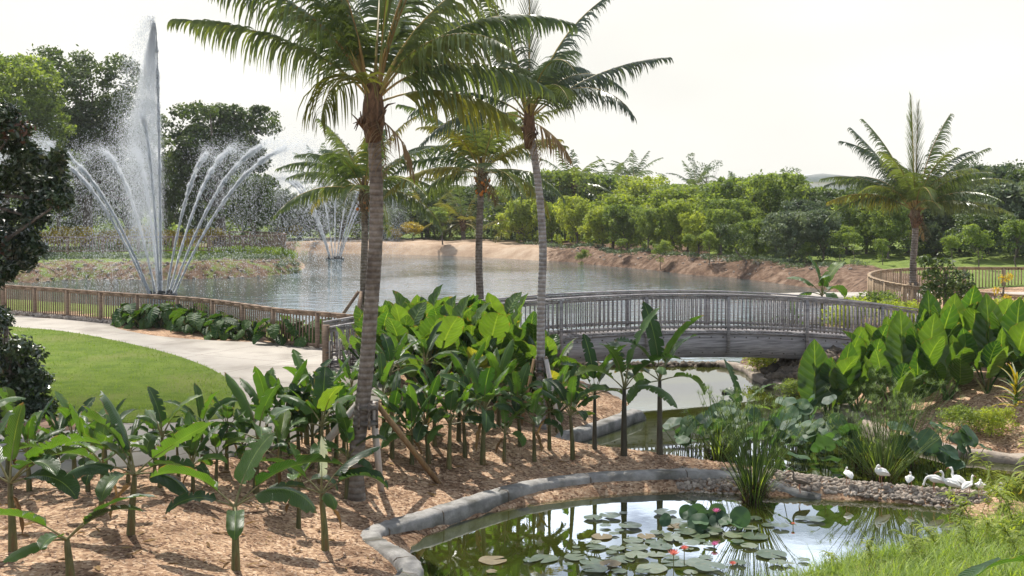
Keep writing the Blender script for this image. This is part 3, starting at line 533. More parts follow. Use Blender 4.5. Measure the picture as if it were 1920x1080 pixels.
# ------------------------------------------------------------ plant makers
def arc(p0, az, el, length, droop, n=10, curve=1.3, side=0.0):
    """points of a stem that leaves at elevation el and bends down by droop degrees"""
    out = [Vector(p0)]; p = Vector(p0)
    for i in range(n):
        t = (i + .5) / n; e = R(el - droop * t ** curve); a = R(az + side * t)
        p = p + Vector((math.cos(a) * math.cos(e), math.sin(a) * math.cos(e), math.sin(e))) * (length / n); out.append(p.copy())
    return out
def blade(mb, pts, az, wf, fold=.25, roll=0.0, wavy=.03, tears=0.0, rg=random, tint=.5, cross=2, sidev=None):
    """leaf blade along pts; wf(t) half width; fold lowers or lifts the edges"""
    n = len(pts) - 1; base_side = Vector((-math.sin(R(az)), math.cos(R(az)), 0)); V = []; uv = []; W_ = 2 * cross + 1
    hl = [1.0] * (n + 1); hr = [1.0] * (n + 1)
    for i, p in enumerate(pts):
        t = i / n; d = (pts[min(i + 1, n)] - pts[max(i - 1, 0)]).normalized(); s = base_side - d * base_side.dot(d); s.normalize()
        if roll: s = Matrix.Rotation(R(roll), 3, d) @ s
        nn = d.cross(s) * -1
        if nn.z < 0 and abs(roll) < 80: nn = -nn
        w = wf(t)
        for k in range(-cross, cross + 1):
            q = k / cross; ww = w * abs(q); wv = wavy * w * math.sin(i * 1.9 + (2 if k > 0 else 0)) * abs(q)
            V.append(tuple(p + s * (w * q * math.cos(fold * abs(q))) + nn * (math.sin(fold) * ww * abs(q) + wv))); uv.append((t, q))
    Fc = []
    for i in range(n):
        for k in range(2 * cross):
            Fc.append((i * W_ + k, (i + 1) * W_ + k, (i + 1) * W_ + k + 1, i * W_ + k + 1))
    if tears:
        # split the outer strips along some ribs and let the pieces sag
        V2 = list(V); Fn = []; uv2 = list(uv)
        for f_i, f in enumerate(Fc):
            i = f_i // (2 * cross); k = f_i % (2 * cross)
            if (k == 0 or k == 2 * cross - 1) and rg.random() < tears:
                f = list(f); outer = 0 if k == 0 else 2
                j = f[1] if k == 0 else f[2]                      # outer vertex of the far end
                nv = Vector(V2[j]); bk = Vector(V2[f[0] if k == 0 else f[3]]); nv = nv.lerp(bk, .45); nv.z -= .12 * wf(.5)
                V2.append(tuple(nv)); uv2.append(uv2[j]); f[f.index(j)] = len(V2) - 1; Fn.append(tuple(f))
            else: Fn.append(f)
        V, Fc, uv = V2, Fn, uv2
    mb.add(V, Fc, uv, tint)
def w_banana(w): return lambda t: w * max(.02, min(1, (t / .10) ** .5 if t < .10 else 1)) * (1 - max(0, (t - .62) / .38) ** 2.6 * .97)
def banana(rg, h=1.2, nleaf=7, L_=1.1, w=.17, r=.06, name='banana_plant', stem='pstem', upright=.5, specs=None, tears=.15, dry=1):
    t = empty(name); mb = MB(); lean = rg.uniform(-.05, .05)
    sp = [(0, 0, -.25), (0, 0, 0), (lean * .3, 0, h * .4), (lean, 0, h * .8), (lean * 1.2, 0, h)]
    mb.tube(sp, [r * 1.35, r * 1.25, r, r * .8, r * .6], 9, rg.random()); s_ = mb.build('stem', stem, t, True)
    top = Vector((lean * 1.2, 0, h - .02)); az = rg.uniform(0, 360)
    if specs is None:
        specs = []
        for i in range(nleaf):
            az += 137.5 + rg.uniform(-25, 25); q = i / max(1, nleaf - 1)
            el = 2 + 78 * q ** (1.15 - .5 * upright) + rg.uniform(-8, 8)
            specs.append((az, el, L_ * rg.uniform(.75, 1.1) * (.8 + .35 * q), rg.uniform(30, 75) * (1.45 - q * (0.6+.6*upright)), w * rg.uniform(.85, 1.15), rg.uniform(-25, 25), 'banana_y' if rg.random() < .07 else 'banana'))
    for (a, e, ln, dr, ww, rl, mt) in specs:
        pl = ln * .22; pet = arc(top, a, e + 8, pl + .1, dr * .12, 4); mb = MB(); 
        bp_ = arc(pet[-1], a, e, ln, dr, 14, 1.2, rg.uniform(-12, 12))
        mb.tube(pet + bp_[1:6] , [.022, .020, .018, .016, .014, .012, .010, .008, .006, .005], 5, .5, False, .7)
        pt_ = mb.build('petiole', 'petiole', t, True)
        mb = MB(); blade(mb, [p + Vector((0, 0, .008)) for p in bp_], a, w_banana(ww), rg.choice([.35, .5, -.45, -.7, .2]), rl, .06, tears, rg, rg.random())
        mb.build('leaf', mt, t, True)
    for i in range(dry if rg.random() < .7 else 0):
        a = rg.uniform(0, 360); bp_ = arc(Vector((0, 0, h * .8)), a, -35, h * .62, 52, 8); mb = MB(); blade(mb, bp_, a, w_banana(ww * .35), .9, 0, .3, .2, rg, rg.random()); mb.build('dead_leaf', 'banana_dry', t, True)
    return t
def w_taro(w): return lambda t: w * ((.30 + .75 * math.sin(min(1, t / .30) * math.pi / 2)) * (1 - max(0, (t - .30) / .70) ** 2.7 * .98))
def taro(rg, h=1.1, nleaf=8, L_=1.0, w=.33, spread=35, name='elephant_ear', mats=('taro',), up=60, face=None, drooping=False, specs=None):
    """stalks from the ground, each with a heart-shaped blade"""
    t = empty(name); az = rg.uniform(0, 360)
    for i in range(nleaf):
        az += 137.5 + rg.uniform(-20, 20); q = i / max(1, nleaf - 1); hh = h * rg.uniform(.55, 1.05)
        if drooping: hh = h * (.55 + .5 * q)
        tilt = 90 - spread * (1.1 - q * .7) * rg.uniform(.6, 1.2)
        st = arc((rg.uniform(-.08, .08), rg.uniform(-.08, .08), -.1), az, tilt, hh + .1, rg.uniform(5, 22), 8)
        mb = MB(); mb.tube(st, [.035 - .002 * k for k in range(9)], 6, rg.random(), False); mb.build('stalk', 'petiole' if rg.random() < .3 else 'taro_dark', t, True)
        ln = L_ * rg.uniform(.7, 1.12); a2 = az + rg.uniform(-25, 25)
        if face is not None and rg.random() < .75: a2 = face + rg.uniform(-50, 50)
        if drooping: e0, dr = rg.uniform(-35, -5), rg.uniform(35, 60)
        else: e0, dr = up + rg.uniform(-22, 18), rg.uniform(5, 40)
        d0 = Vector((math.cos(R(a2)) * math.cos(R(e0)), math.sin(R(a2)) * math.cos(R(e0)), math.sin(R(e0))))
        start = st[-1] - d0 * ln * .22
        bpz = arc(start, a2, e0, ln, dr, 12, 1.3, rg.uniform(-10, 10)); mb = MB()
        blade(mb, bpz, a2, w_taro(w * ln / L_ * rg.uniform(.9, 1.1)), rg.choice([.2, .35, -.3]), rg.uniform(-28, 28), .09, 0, rg, rg.random())
        # the two lobes behind the stalk
        sdv = Vector((-math.sin(R(a2)), math.cos(R(a2)), 0))
        mt = rg.choice(mats); mb.build('leaf', mt, t, True)
    return t
def frond(mb_r, mb_l, p0, az, el, ln, droop, rg, nl=46, leaf=.62, lw=.022, hang=.55, side=0, curve=1.25, tint=None, vang=.35, segs=4, fwd=.45):
    pts = arc(p0, az, el, ln, droop, 16, curve, side); rad = [.034 * (1 - .85 * i / 16) * (ln / 4) ** .5 for i in range(17)]
    mb_r.tube(pts, rad, 5, rg.random(), False, .8)
    V = []; Fc = []; T = []; UV = []
    for i in range(nl):
        t = .16 + .84 * (i + rg.uniform(-.2, .2)) / nl; t = min(max(t, .12), .999); f = t * 16; k = min(int(f), 15); p = pts[k].lerp(pts[k + 1], f - k); d = (pts[k + 1] - pts[k]).normalized()
        s = Vector((-math.sin(R(az + side * t)), math.cos(R(az + side * t)), 0)); s = (s - d * s.dot(d)).normalized(); up = s.cross(d); up = up if up.z > 0 else -up
        l0 = leaf * (math.sin(math.pi * min(1, .22 + t * .80)) ** .7) * rg.uniform(.82, 1.1); l0 = max(l0, leaf * .30)
        for sg in (-1, 1):
            if rg.random() < .09: continue
            dr = (s * sg * 1.0 + d * (fwd + .9 * t ** 2) + up * vang * (1 - .5 * t) + Vector((rg.uniform(-.2, .2), rg.uniform(-.2, .2), rg.uniform(-.2, .2)))).normalized()
            q = Vector(p); step = l0 / segs; w_ = lw * rg.uniform(.8, 1.15); b0 = len(V); g_ = hang * rg.uniform(.6, 1.5)
            wd = d.lerp(up, .35).normalized()
            for j in range(segs + 1):
                ww = w_ * (1, 1.25, 1.0, .65, .06)[min(4, round(j * 4 / segs))]
                V.append(q - wd * ww); V.append(q + wd * ww); T += [tint if tint is not None else .5] * 2; UV += [(0, 0)] * 2
                q = q + dr * step; dr = (dr + Vector((0, 0, -g_ * (j + 1) / segs * 1.9))).normalized()
            for j in range(segs): Fc.append((b0 + 2 * j, b0 + 2 * j + 2, b0 + 2 * j + 3, b0 + 2 * j + 1))
    tt = rg.uniform(.2, .8); mb_l.add([tuple(v) for v in V], Fc, UV, np.array(T) + tt - .5)
def palm(rg, trunk_pts, rad, name='coconut_palm', fronds=(), nrand=12, flen=3.0, leaf=.62, lw=.02, nl=44, mats=('palm',), bands=True, fruit=True, rch='rachis', dead=2, elr=(-15, 78), segs=4, crown_r=1.0):
    t = empty(name); mb = MB(); P_ = smooth3(trunk_pts, 8); n = len(P_); pts = []; rr = []
    hgt = P_[-1][2] - P_[0][2]; stepn = max(20, int(hgt / .055))
    for i in range(stepn + 1):
        f = i / stepn * (n - 1); k = min(int(f), n - 2); p = P_[k] * (1 - (f - k)) + P_[k + 1] * (f - k); pts.append(tuple(p))
        u = i / stepn; r0 = rad * (1.0 + .75 * max(0, 1 - u * 9) ** 1.6 - .22 * u); rr.append(r0 * (1 + (.032 if i % 3 == 0 else 0) + rg.uniform(-.014, .014)))
    mb.tube(pts, rr, 14, .5); mb.build('trunk', 'bark_palm', t, True)
    top = Vector(pts[-1]); mb = MB(); mb.tube([top + Vector((0, 0, z_)) for z_ in (-.50, -.35, -.1, .2, .5, .75)], [rad * .9, rad * 1.15, rad * 1.45, rad * 1.3, rad * .9, rad * .4], 12, .5); 
    for i in range(14):
        a = rg.uniform(0, 6.28); b = top + Vector((math.cos(a) * rad * 1.1, math.sin(a) * rad * 1.1, rg.uniform(-.35, .15))); o_ = Vector((math.cos(a), math.sin(a), 0))
        mb.tube([b, b + o_ * rad * .7 + Vector((0, 0, .12)), b + o_ * rad * rg.uniform(.9, 1.7) + Vector((0, 0, rg.uniform(-.1, .35)))], [rad * .35, rad * .28, .012], 5, .5, True, .5)
    mb.build('crown_base', 'fibre', t, False)
    if fruit:
        mb = MB()
        for k in range(26):
            a = rg.uniform(0, 6.28); c = top + Vector((math.cos(a) * rad * rg.uniform(1.0, 2.0), math.sin(a) * rad * rg.uniform(1.0, 2.0), rg.uniform(-.55, .05)))
            rr_ = rg.uniform(.035, .075); mb.tube([c + Vector((0, 0, -rr_)), c + Vector((0, 0, -rr_ * .4)), c + Vector((0, 0, rr_ * .5)), c + Vector((0, 0, rr_))], [rr_ * .3, rr_ * .95, rr_ * .9, rr_ * .2], 7, .5)
        mb.build('fruit_cluster', 'fruit', t, True)
    az = rg.uniform(0, 360); fl = list(fronds)
    for i in range(nrand):
        az += 137.5 + rg.uniform(-15, 15); q = (i + .5) / nrand; el = elr[0] + (elr[1] - elr[0]) * q; fl.append((az, el + rg.uniform(-6, 6), flen * rg.uniform(.85, 1.1) * (.75 + .35 * math.sin(math.pi * (.15 + .7 * q))), 78 - 35 * q + rg.uniform(-10, 15), None))
    for fi in fl:
        a, e, ln, dr, mt = fi[:5]; cv = fi[5] if len(fi) > 5 else 1.1; spear = e >= 84
        mr, ml = MB(), MB(); c = top + Vector((math.cos(R(a)) * rad * .7, math.sin(R(a)) * rad * .7, .15 + .25 * max(0, e) / 90))
        frond(mr, ml, c, a, e, ln, dr, rg, max(14, int(nl * ln / flen)), leaf, lw, (.12 if spear else rg.uniform(.55, 1.0)), (0 if spear else rg.uniform(-14, 14)), cv, None, (.1 if spear else rg.uniform(-.6, .25)), segs, (3.2 if spear else .4))
        rc = mr.build('frond', rch if rg.random() < .6 else 'rachis', t, True); ml.build('leaflets', mt or rg.choice(mats), rc)
    for i in range(dead):
        a = rg.uniform(0, 360); mr, ml = MB(), MB(); frond(mr, ml, top, a, -30, flen * .33, 55, rg, 14, leaf * .6, lw * .7, .9, 0, 1, None, 0, segs); rc = mr.build('dead_frond', 'palm_dry', t, True); ml.build('leaflets', 'palm_dry', rc)
    return t
def cards(rg, C, n, size, outward=.7, ar=.5, hang=.0):
    """leaf-sized folded cards on clumps C = [(x,y,z,rx,ry,rz,tint)]"""
    Vs, Ts = [], []
    for (x, y, z, rx, ry, rz, tn) in C:
        m_ = max(4, int(n)); d = rg.normal(size=(m_, 3)); d /= np.linalg.norm(d, axis=1)[:, None]; d[:, 2] = np.where((d[:, 2] < -.35) & (rg.rand(m_) < .6), -d[:, 2], d[:, 2])
        rad = rg.uniform(.35, 1.0, m_) ** .55 * np.where(rg.rand(m_) < .16, rg.uniform(1.0, 1.5, m_), 1); p = d * rad[:, None] * np.array([rx, ry, rz]) + np.array([x, y, z])
        nrm = d * outward + rg.normal(size=(m_, 3)) * .75 + np.array([0, 0, .45]); nrm /= np.linalg.norm(nrm, axis=1)[:, None]
        a = np.cross(nrm, rg.normal(size=(m_, 3))); a[:, 2] -= hang; a /= np.linalg.norm(a, axis=1)[:, None]; b = np.cross(nrm, a)
        s_ = size * rg.uniform(.6, 1.3, m_)[:, None]
        q = np.stack([p - a * s_, p - b * s_ * ar - nrm * s_ * .12, p + a * s_, p + b * s_ * ar - nrm * s_ * .12], 1).reshape(-1, 3)
        Vs.append(q); Ts.append(np.repeat(np.clip(tn + rg.uniform(-.22, .22, m_), 0, 1), 4))
    V = np.concatenate(Vs); T = np.concatenate(Ts); return V, T
def card_obj(name, V, T, m, parent=None):
    n = len(V) // 4; return mesh_np(name, V, np.arange(n * 4, dtype=np.int32), np.full(n, 4, np.int32), None, T, M[m], parent)
def tree(seed, h, cw, th=.35, nclump=40, n=220, size=.12, mat='tree_mid', name='tree', trunk_r=.16, flat=.7, lumps=7, trunk_m='bark', cs=(.16, .30), limbs=8, lean=0):
    rg = np.random.RandomState(seed); t = empty(name); ch = h * (1 - th); C = []
    main = [(rg.uniform(-.55, .55) * cw / 2, rg.uniform(-.55, .55) * cw / 2, h * th + ch * rg.uniform(.25, .8), cw * rg.uniform(.22, .34)) for _ in range(lumps)] + [(0, 0, h * th + ch * .5, cw * .33)]
    for i in range(nclump):
        mx_, my_, mz_, mr_ = main[i % len(main)]; d = rg.normal(size=3); d /= np.linalg.norm(d); d[2] = abs(d[2]) if rg.rand() < .7 else d[2]
        r = cw * rg.uniform(*cs) * .5; px_, py_, pz_ = mx_ + d[0] * mr_, my_ + d[1] * mr_, min(h - r * flat, mz_ + d[2] * mr_ * ch / cw * 1.1)
        C.append((px_ + lean * pz_, py_, max(pz_, h * th * .75 + r * .3), r, r, r * flat, np.clip(.5 + rg.normal() * .22, .05, .95)))
    V, T = cards(rg, C, n, size)
    mb = MB(); rr = random.Random(seed); tp = Vector((lean * h * .5, 0, h * (th + .25 * (1 - th))))
    mb.tube([(0, 0, -.3), (0, 0, 0), (rr.uniform(-.1, .1), rr.uniform(-.1, .1), h * th * .5), tuple(tp * .8), tuple(tp)], [trunk_r * 1.7, trunk_r * 1.35, trunk_r, trunk_r * .85, trunk_r * .6], 9, .5)
    for i in range(min(limbs, len(C))):
        c = C[(i * 5) % len(C)]; e = Vector(c[:3]); s_ = tp * rr.uniform(.55, 1.0); m_ = s_.lerp(e, .5) + Vector((0, 0, -.08 * h * rr.random()))
        mb.tube([s_, m_, e], [trunk_r * .5, trunk_r * .33, trunk_r * .12], 6, .5)
    mb.build('trunk', trunk_m, t, True); card_obj('crown', V, T, mat, t)
    return t

# ------------------------------------------------------------ far and middle-distance trees
def put(proto, p, rz, s, label, cat, group, store=None):
    o = proto; first = not o.get('_used')
    if first: o['_used'] = 1; o.location = p; o.rotation_euler = (0, 0, rz); o.scale = (s, s, s) if np.isscalar(s) else s
    else:
        o = copy_tree(proto, p, rz, s)
    tag(o, label, cat, group); return o
rr = random.Random(11)
big = [(1, 165, 112, 19.0, 11.5, 'tallest dark broadleaf tree across the lake, behind the main fountain jet', 'tree_dark', 30, 4),
       (2, 412, 110, 13.2, 9.8, 'rounded dark tree with a thick trunk just behind the right-hand fountain jets', 'tree_dark', 24, 3),
       (3, 8, 100, 17.0, 10.5, 'tall green tree across the lake above the dark near tree', 'tree_mid', 28, 3)]
for sd_i, px, d, h, cw, lab, mt, nc, lp in big:
    t = tree(sd_i, h, cw, .14, 300, 150, .19, mt, 'broadleaf_tree', .5, .72, 15, cs=(.10, .26), limbs=16); t.location = gd(px, d); tag(t, lab, 'tree', 'tall trees across the lake')
PR = {}
for k, mt in (('light', 'tree_light'), ('mid', 'tree_mid'), ('grey', 'tree_grey'), ('dark', 'tree_dark')):
    PR[k] = [tree(20 + 7 * i + len(k) + ord(k[0]), 5.0, 5.2, .02, [110, 150][i], [115, 80][i], [.115, .135][i], mt, 'bushy_tree', .12, .95, 16, cs=(.08, .30), limbs=6) for i in range(2)]
sap = [tree(61 + i, 3.0, 1.9, .30, 26, 90, .075, 'tree_mid', 'sapling', .035, .8, 4, cs=(.25, .5), limbs=5) for i in range(2)]
index_kids()
def shore(px): return float(np.interp(px, [940, 1000, 1150, 1300, 1450, 1600], [115, 112, 98, 88, 80, 74]))
KD = {'light': 'yellow-green', 'mid': 'mid green', 'grey': 'grey-green', 'dark': 'dark green'}
rows = []
# (px, distance, height, width, kind) - front row along the bank, then the rows behind
for px, dd, h, w, k in [(975, 6, 4.4, 4.6, 'light'), (1035, 8, 4.3, 4.4, 'light'), (1082, 8, 4.6, 4.0, 'light'), (1130, 7, 3.8, 4.0, 'light'), (1175, 8, 4.2, 3.8, 'mid'), (1215, 5, 3.4, 3.0, 'mid'),
                        (1262, 7, 4.2, 3.6, 'light'), (1310, 7, 3.6, 3.2, 'light'), (1352, 8, 3.5, 3.2, 'mid'), (1420, 6, 3.0, 2.9, 'mid'), (1480, 6, 3.6, 3.6, 'grey'), (1545, 8, 3.7, 3.4, 'grey'), (1398, 12, 3.8, 3.4, 'mid')]:
    rows.append((px, shore(px) + dd, h, w, k, 'front'))
for px, d, h, w, k in [(1060, 128, 7.6, 8.5, 'mid'), (1120, 132, 7.4, 8, 'mid'), (1185, 126, 7.0, 8, 'light'), (1150, 112, 5.2, 6, 'light'), (1245, 118, 5.8, 7, 'light'), (1300, 122, 6.0, 7, 'mid'), (1290, 104, 4.6, 5.5, 'light'),
                       (1360, 112, 6.2, 7, 'mid'), (1405, 102, 6.6, 6.5, 'mid'), (1455, 98, 6.5, 6.4, 'mid'), (1500, 104, 5.8, 6, 'mid'), (1545, 100, 5.2, 5.5, 'dark'), (1585, 96, 5.0, 5, 'dark'), (1350, 96, 4.4, 5, 'mid'),
                       (1010, 126, 5.6, 6, 'grey'), (960, 130, 5.8, 6, 'mid'), (1500, 92, 4.4, 4.4, 'grey')]:
    rows.append((px, d, h, w, k, 'middle'))
for px, d, h, w, k in [(1625, 92, 4.6, 5, 'mid'), (1665, 88, 4.3, 4.2, 'mid'), (1700, 96, 5.6, 6.5, 'dark'), (1755, 92, 4.9, 5.5, 'grey'), (1800, 98, 5.6, 6, 'dark'), (1850, 96, 7.2, 7.5, 'grey'), (1905, 88, 5.7, 6.8, 'grey'), (1960, 92, 7.0, 7, 'dark'),
                       (1640, 104, 5.6, 6, 'dark'), (1740, 106, 6.2, 7, 'dark'), (2020, 90, 6.5, 7, 'dark'), (1890, 104, 7.8, 8, 'dark'), (1840, 84, 3.2, 4.0, 'dark')]:
    rows.append((px, d, h, w, k, 'right lawn'))
for px, d, h, w, k in [(95, 124, 7.5, 8, 'mid'), (240, 122, 8.5, 8, 'dark'), (312, 114, 9.4, 5.8, 'dark'), (360, 126, 6.0, 7, 'grey'), (478, 104, 6.6, 4.6, 'dark'), (455, 122, 5.5, 6.5, 'mid'), (520, 128, 5.5, 6, 'grey'), (565, 132, 4.6, 6, 'grey'),
                       (600, 128, 5, 6, 'dark'), (160, 126, 6.5, 7, 'dark'), (-40, 120, 10, 9, 'dark'), (640, 134, 5.2, 6.5, 'grey'), (690, 132, 5.6, 6, 'dark'), (745, 136, 5.4, 6, 'mid'), (790, 134, 5.6, 6, 'dark'), (845, 138, 6.0, 6.5, 'mid'),
                       (900, 136, 6.2, 7, 'dark'), (940, 132, 5.0, 5.5, 'grey'), (720, 128, 3.4, 4.4, 'grey'), (815, 130, 3.6, 4.5, 'mid'), (870, 131, 3.2, 4.2, 'dark')]:
    rows.append((px, d, h, w, k, 'far'))
PLACE = {'front': 'from the left along the brown bank', 'middle': 'from the left in the thicket behind', 'right lawn': 'from the left behind the lone palm', 'far': 'from the left across the lake'}
cnt = {}
rows.sort(key=lambda r: r[0])
for px, d, h, w, k, row in rows:
    key = (row, k); cnt[key] = cnt.get(key, 0) + 1
    pr = PR[k][(cnt[key]) % 2]; s = (w / 5.2, w / 5.2, h / 5.0)
    lab = f"{ORD[cnt[key]-1]} {KD[k]} bushy tree {PLACE[row]}"
    put(pr, gd(px, d), rr.uniform(0, 6.28), s, lab, 'tree', f'bushy trees {PLACE[row]}')
for i, (px, d, s) in enumerate([(1238, 91, .75), (1330, 87, .8), (1575, 82, .9), (1600, 80, .7), (1655, 80, .6), (1785, 78, .75), (1835, 74, 1.0), (1905, 76, 1.05), (1510, 83, .55), (1290, 90, .6), (1090, 100, .6), (1165, 97, .55)]):
    put(sap[i % 2], gd(px, d), rr.uniform(0, 6), s, '', 'sapling', 'young saplings dotted along the right bank')
saps = sorted([o for o in col.objects if o.get('group') == 'young saplings dotted along the right bank'], key=lambda o: o.location.x / o.location.y)
for i, o in enumerate(saps): o['label'] = f"{ORD[i]} slim green sapling counted along the bank towards the lone palm"
t = tree(90, 3.3, 1.9, .42, 22, 120, .09, 'tree_mid', 'young_tree', .06, .7, 4, cs=(.3, .5), limbs=5); t.location = gd(830, 117); tag(t, 'lone young tree standing at the water edge of the sandy shore', 'tree')
def leaning(px, d, lab):
    t = tree(93, 2.9, 2.2, .1, 20, 200, .06, 'tree_dark', 'leaning_shrub', .05, 1.0, 4, cs=(.3, .5), limbs=3, lean=-.5); t.location = gd(px, d); tag(t, lab, 'shrub')
leaning(1398, 84, 'dark shrub leaning over towards the water on the brown bank')
# crotons and shrubs on the peninsula and by the sandy shore
cro = [tree(70 + i, 1.7, 1.9, .05, 16, 60, .13, 'croton', 'croton_shrub', .04, .8, 3, cs=(.35, .6), limbs=3) for i in range(2)]
index_kids()
for i, px in enumerate([70, 100, 128, 150, 200, 232, 262, 290, 322, 345, 368, 398, 545, 735, 775, 975]):
    put(cro[i % 2], gd(px, 104 + (i % 3) * 2.5 if px < 450 else 127), rr.uniform(0, 6), rr.uniform(.8, 1.25), f"{ORD[i]} yellow-leaved croton shrub from the left across the lake", 'shrub', 'yellow croton shrubs across the lake')
# distant wood
def stuff_cards(name, C, n, size, mt, seed, ar=.5): 
    V, T = cards(np.random.RandomState(seed), C, n, size, ar=ar); o = card_obj(name, V, T, mt); tag(o, kind='stuff'); return o
rg = np.random.RandomState(3); C = []
for i in range(420):
    d = rg.uniform(150, 215); x = rg.uniform(-1.1, 1.1) * d; hh = rg.uniform(2.5, 5.6); C.append((x, d, rg.uniform(.5, hh), rg.uniform(2.5, 4.5), 3, rg.uniform(1.5, 2.6), rg.uniform(.2, .8)))
stuff_cards('distant_woods', C, 170, .42, 'tree_mid', 4)
# understorey that closes the gaps below the crowns
C = []
for i in range(230):
    px = rg.uniform(-700, 2500)
    if 560 < px < 2100 or px < 560: d = (shore(px) + rg.uniform(16, 26)) if px > 990 else rg.uniform(132, 146)
    if px > 1560: d = rg.uniform(100, 110)
    x = (px - 960) * d / F; C.append((x, d, 1.2, 1.8, 1.4, rg.uniform(.8, 1.7), rg.uniform(.1, .9)))
stuff_cards('undergrowth', C, 150, .2, 'tree_mid', 9)
C = []
for i in range(150):                                     # reeds and tufts on the point
    u = rg.rand(); px = 250 + 300 * u; d = 93 + rg.uniform(-1.0, 1.0) + 2 * u; x = (px - 960) * d / F; C.append((x, d, h1(x, d) + .2, .45, .4, .42, rg.uniform(.2, .9)))
V, T = cards(np.random.RandomState(12), C, 70, .16, ar=.18, hang=-2.5); tag(card_obj('reeds', V, T, 'grass'), kind='stuff')
C = []
for i in range(330):                                     # weeds on the banks
    px = rg.choice([rg.uniform(80, 300), rg.uniform(300, 560), rg.uniform(980, 1620), rg.uniform(1000, 1560)]); 
    if px > 900: d = shore(px) + rg.uniform(1.0, 6)
    else: d = rg.uniform(87, 93)
    x = (px - 960) * d / F; C.append((x, d, h1(x, d) + .12, .5, .4, .2, rg.uniform(.2, .9)))
stuff_cards('bank_weeds', C, 60, .10, 'tree_grey', 13, .3)

# building far behind
b = empty('building', (0, 0, 0), 0, 'pale low building with a shallow gabled roof showing above the trees', 'building'); c = at(1540, 370, 230); mb = MB(); mb.box((c.x, 230, 4.0), (14, 8, 3.6)); mb.build('wall', 'wallpaint', b)
mb = MB(); mb.add([(c.x - 15, 221.5, 7.55), (c.x - 15, 238.5, 7.55), (c.x + 15, 221.5, 7.55), (c.x + 15, 238.5, 7.55), (c.x - 2, 221.5, 9.2), (c.x - 2, 238.5, 9.2)], [(0, 2, 4), (1, 5, 3), (0, 4, 5, 1), (2, 3, 5, 4), (0, 1, 3, 2)]); mb.build('roof', 'roofing', b)

# ------------------------------------------------------------ coconut palms
def tk(pxs, d, base):
    """trunk points relative to the base from picture columns/rows at one distance"""
    o = Vector(base); out = [(0, 0, -.3)]
    for px, py in pxs: p = at(px, py, d); out.append((p.x - o.x, 0, p.z - o.z))
    return out
def mk_palm(seed, px, d, pix, rad, label, **kw):
    base = gd(px, d); t = palm(random.Random(seed), tk(pix, d, base), rad, **kw); t.location = base; tag(t, label, 'palm tree', kw.get('grp')); return t
mk_palm(1, 666, 20.7, [(668, 860), (676, 790), (687, 690), (694, 600), (703, 480), (706, 380), (703, 290), (700, 215)], .142, 'tallest coconut palm, braced in the mulch with a thick leaning grey trunk',
        fronds=[(183, 60, 3.65, 60, 'palm', .55), (178, 72, 4.3, 52, 'palm'), (3, 50, 3.3, 84, 'palm', .8), (6, 24, 2.7, 72, 'palm_y'), (245, 62, 1.9, 150, 'palm_y', .8), (350, 68, 4.2, 66, 'palm'), (12, 58, 4.0, 76, 'palm'), (345, 80, 4.6, 45, 'palm'),
                (160, 80, 4.6, 50, 'palm'), (90, 66, 4.5, 60, None), (60, 55, 4.0, 60, None), (125, 58, 4.0, 60, None), (330, 58, 3.2, 95, 'palm'), (40, 80, 5, 40, None), (200, 82, 5, 35, None), (20, 86, 4.8, 10, None), (215, 66, 3.8, 78, None), (140, 70, 4.4, 60, None)],
        nrand=0, flen=4.2, leaf=1.15, lw=.019, nl=84, fruit=False, rch='rachis_o', segs=5)
mk_palm(2, 1014, 28, [(1014, 740), (1014, 660), (1015, 560), (1018, 470), (1013, 380), (1003, 300), (992, 240)], .105, 'slim curved coconut palm with a dark crown in front of the bridge',
        fronds=[(0, 42, 3.6, 40, 'palm_dark'), (15, 66, 3.0, 110, 'palm_dark'), (88, 86, 4.0, 14, 'palm_dark'), (180, 60, 3.4, 90, 'palm_dark'), (170, 40, 3.2, 80, 'palm_dark'), (200, 20, 2.8, 70, 'palm_dark'), (340, 50, 3.0, 110, 'palm_dark'),
                (290, 70, 3.0, 110, 'palm_dark'), (250, 60, 3.0, 100, 'palm_dark'), (120, 60, 3.4, 80, 'palm_dark'), (60, 60, 3.4, 80, 'palm_dark'), (160, 74, 3.8, 50, 'palm_dark'), (20, 76, 3.8, 45, 'palm_dark'), (230, 80, 3.6, 60, 'palm_dark'), (0, -25, 1.3, 40, 'palm_dry')],
        nrand=3, flen=3.4, leaf=.85, lw=.016, nl=70, elr=(40, 80), fruit=False, segs=4)
[c for c in col.objects if c.name.startswith('trunk') and c.parent and c.parent.get('label', '').startswith('slim curved')][0].data.materials[0] = M['bark_grey']
mk_palm(3, 682, 41.5, [(682, 590), (682, 520), (684, 440), (683, 370)], .14, 'orange-fruited coconut palm hidden partly behind the tallest palm trunk', nrand=22, flen=3.3, leaf=.85, lw=.022, nl=54, mats=('palm',) * 6 + ('palm_y',), elr=(5, 82))
mk_palm(4, 900, 41, [(901, 580), (898, 500), (899, 420), (903, 335)], .14, 'coconut palm with braced trunk at the left end of the bridge rail', nrand=24, flen=3.5, leaf=.9, lw=.023, nl=56, mats=('palm',) * 6 + ('palm_y',), elr=(5, 82))
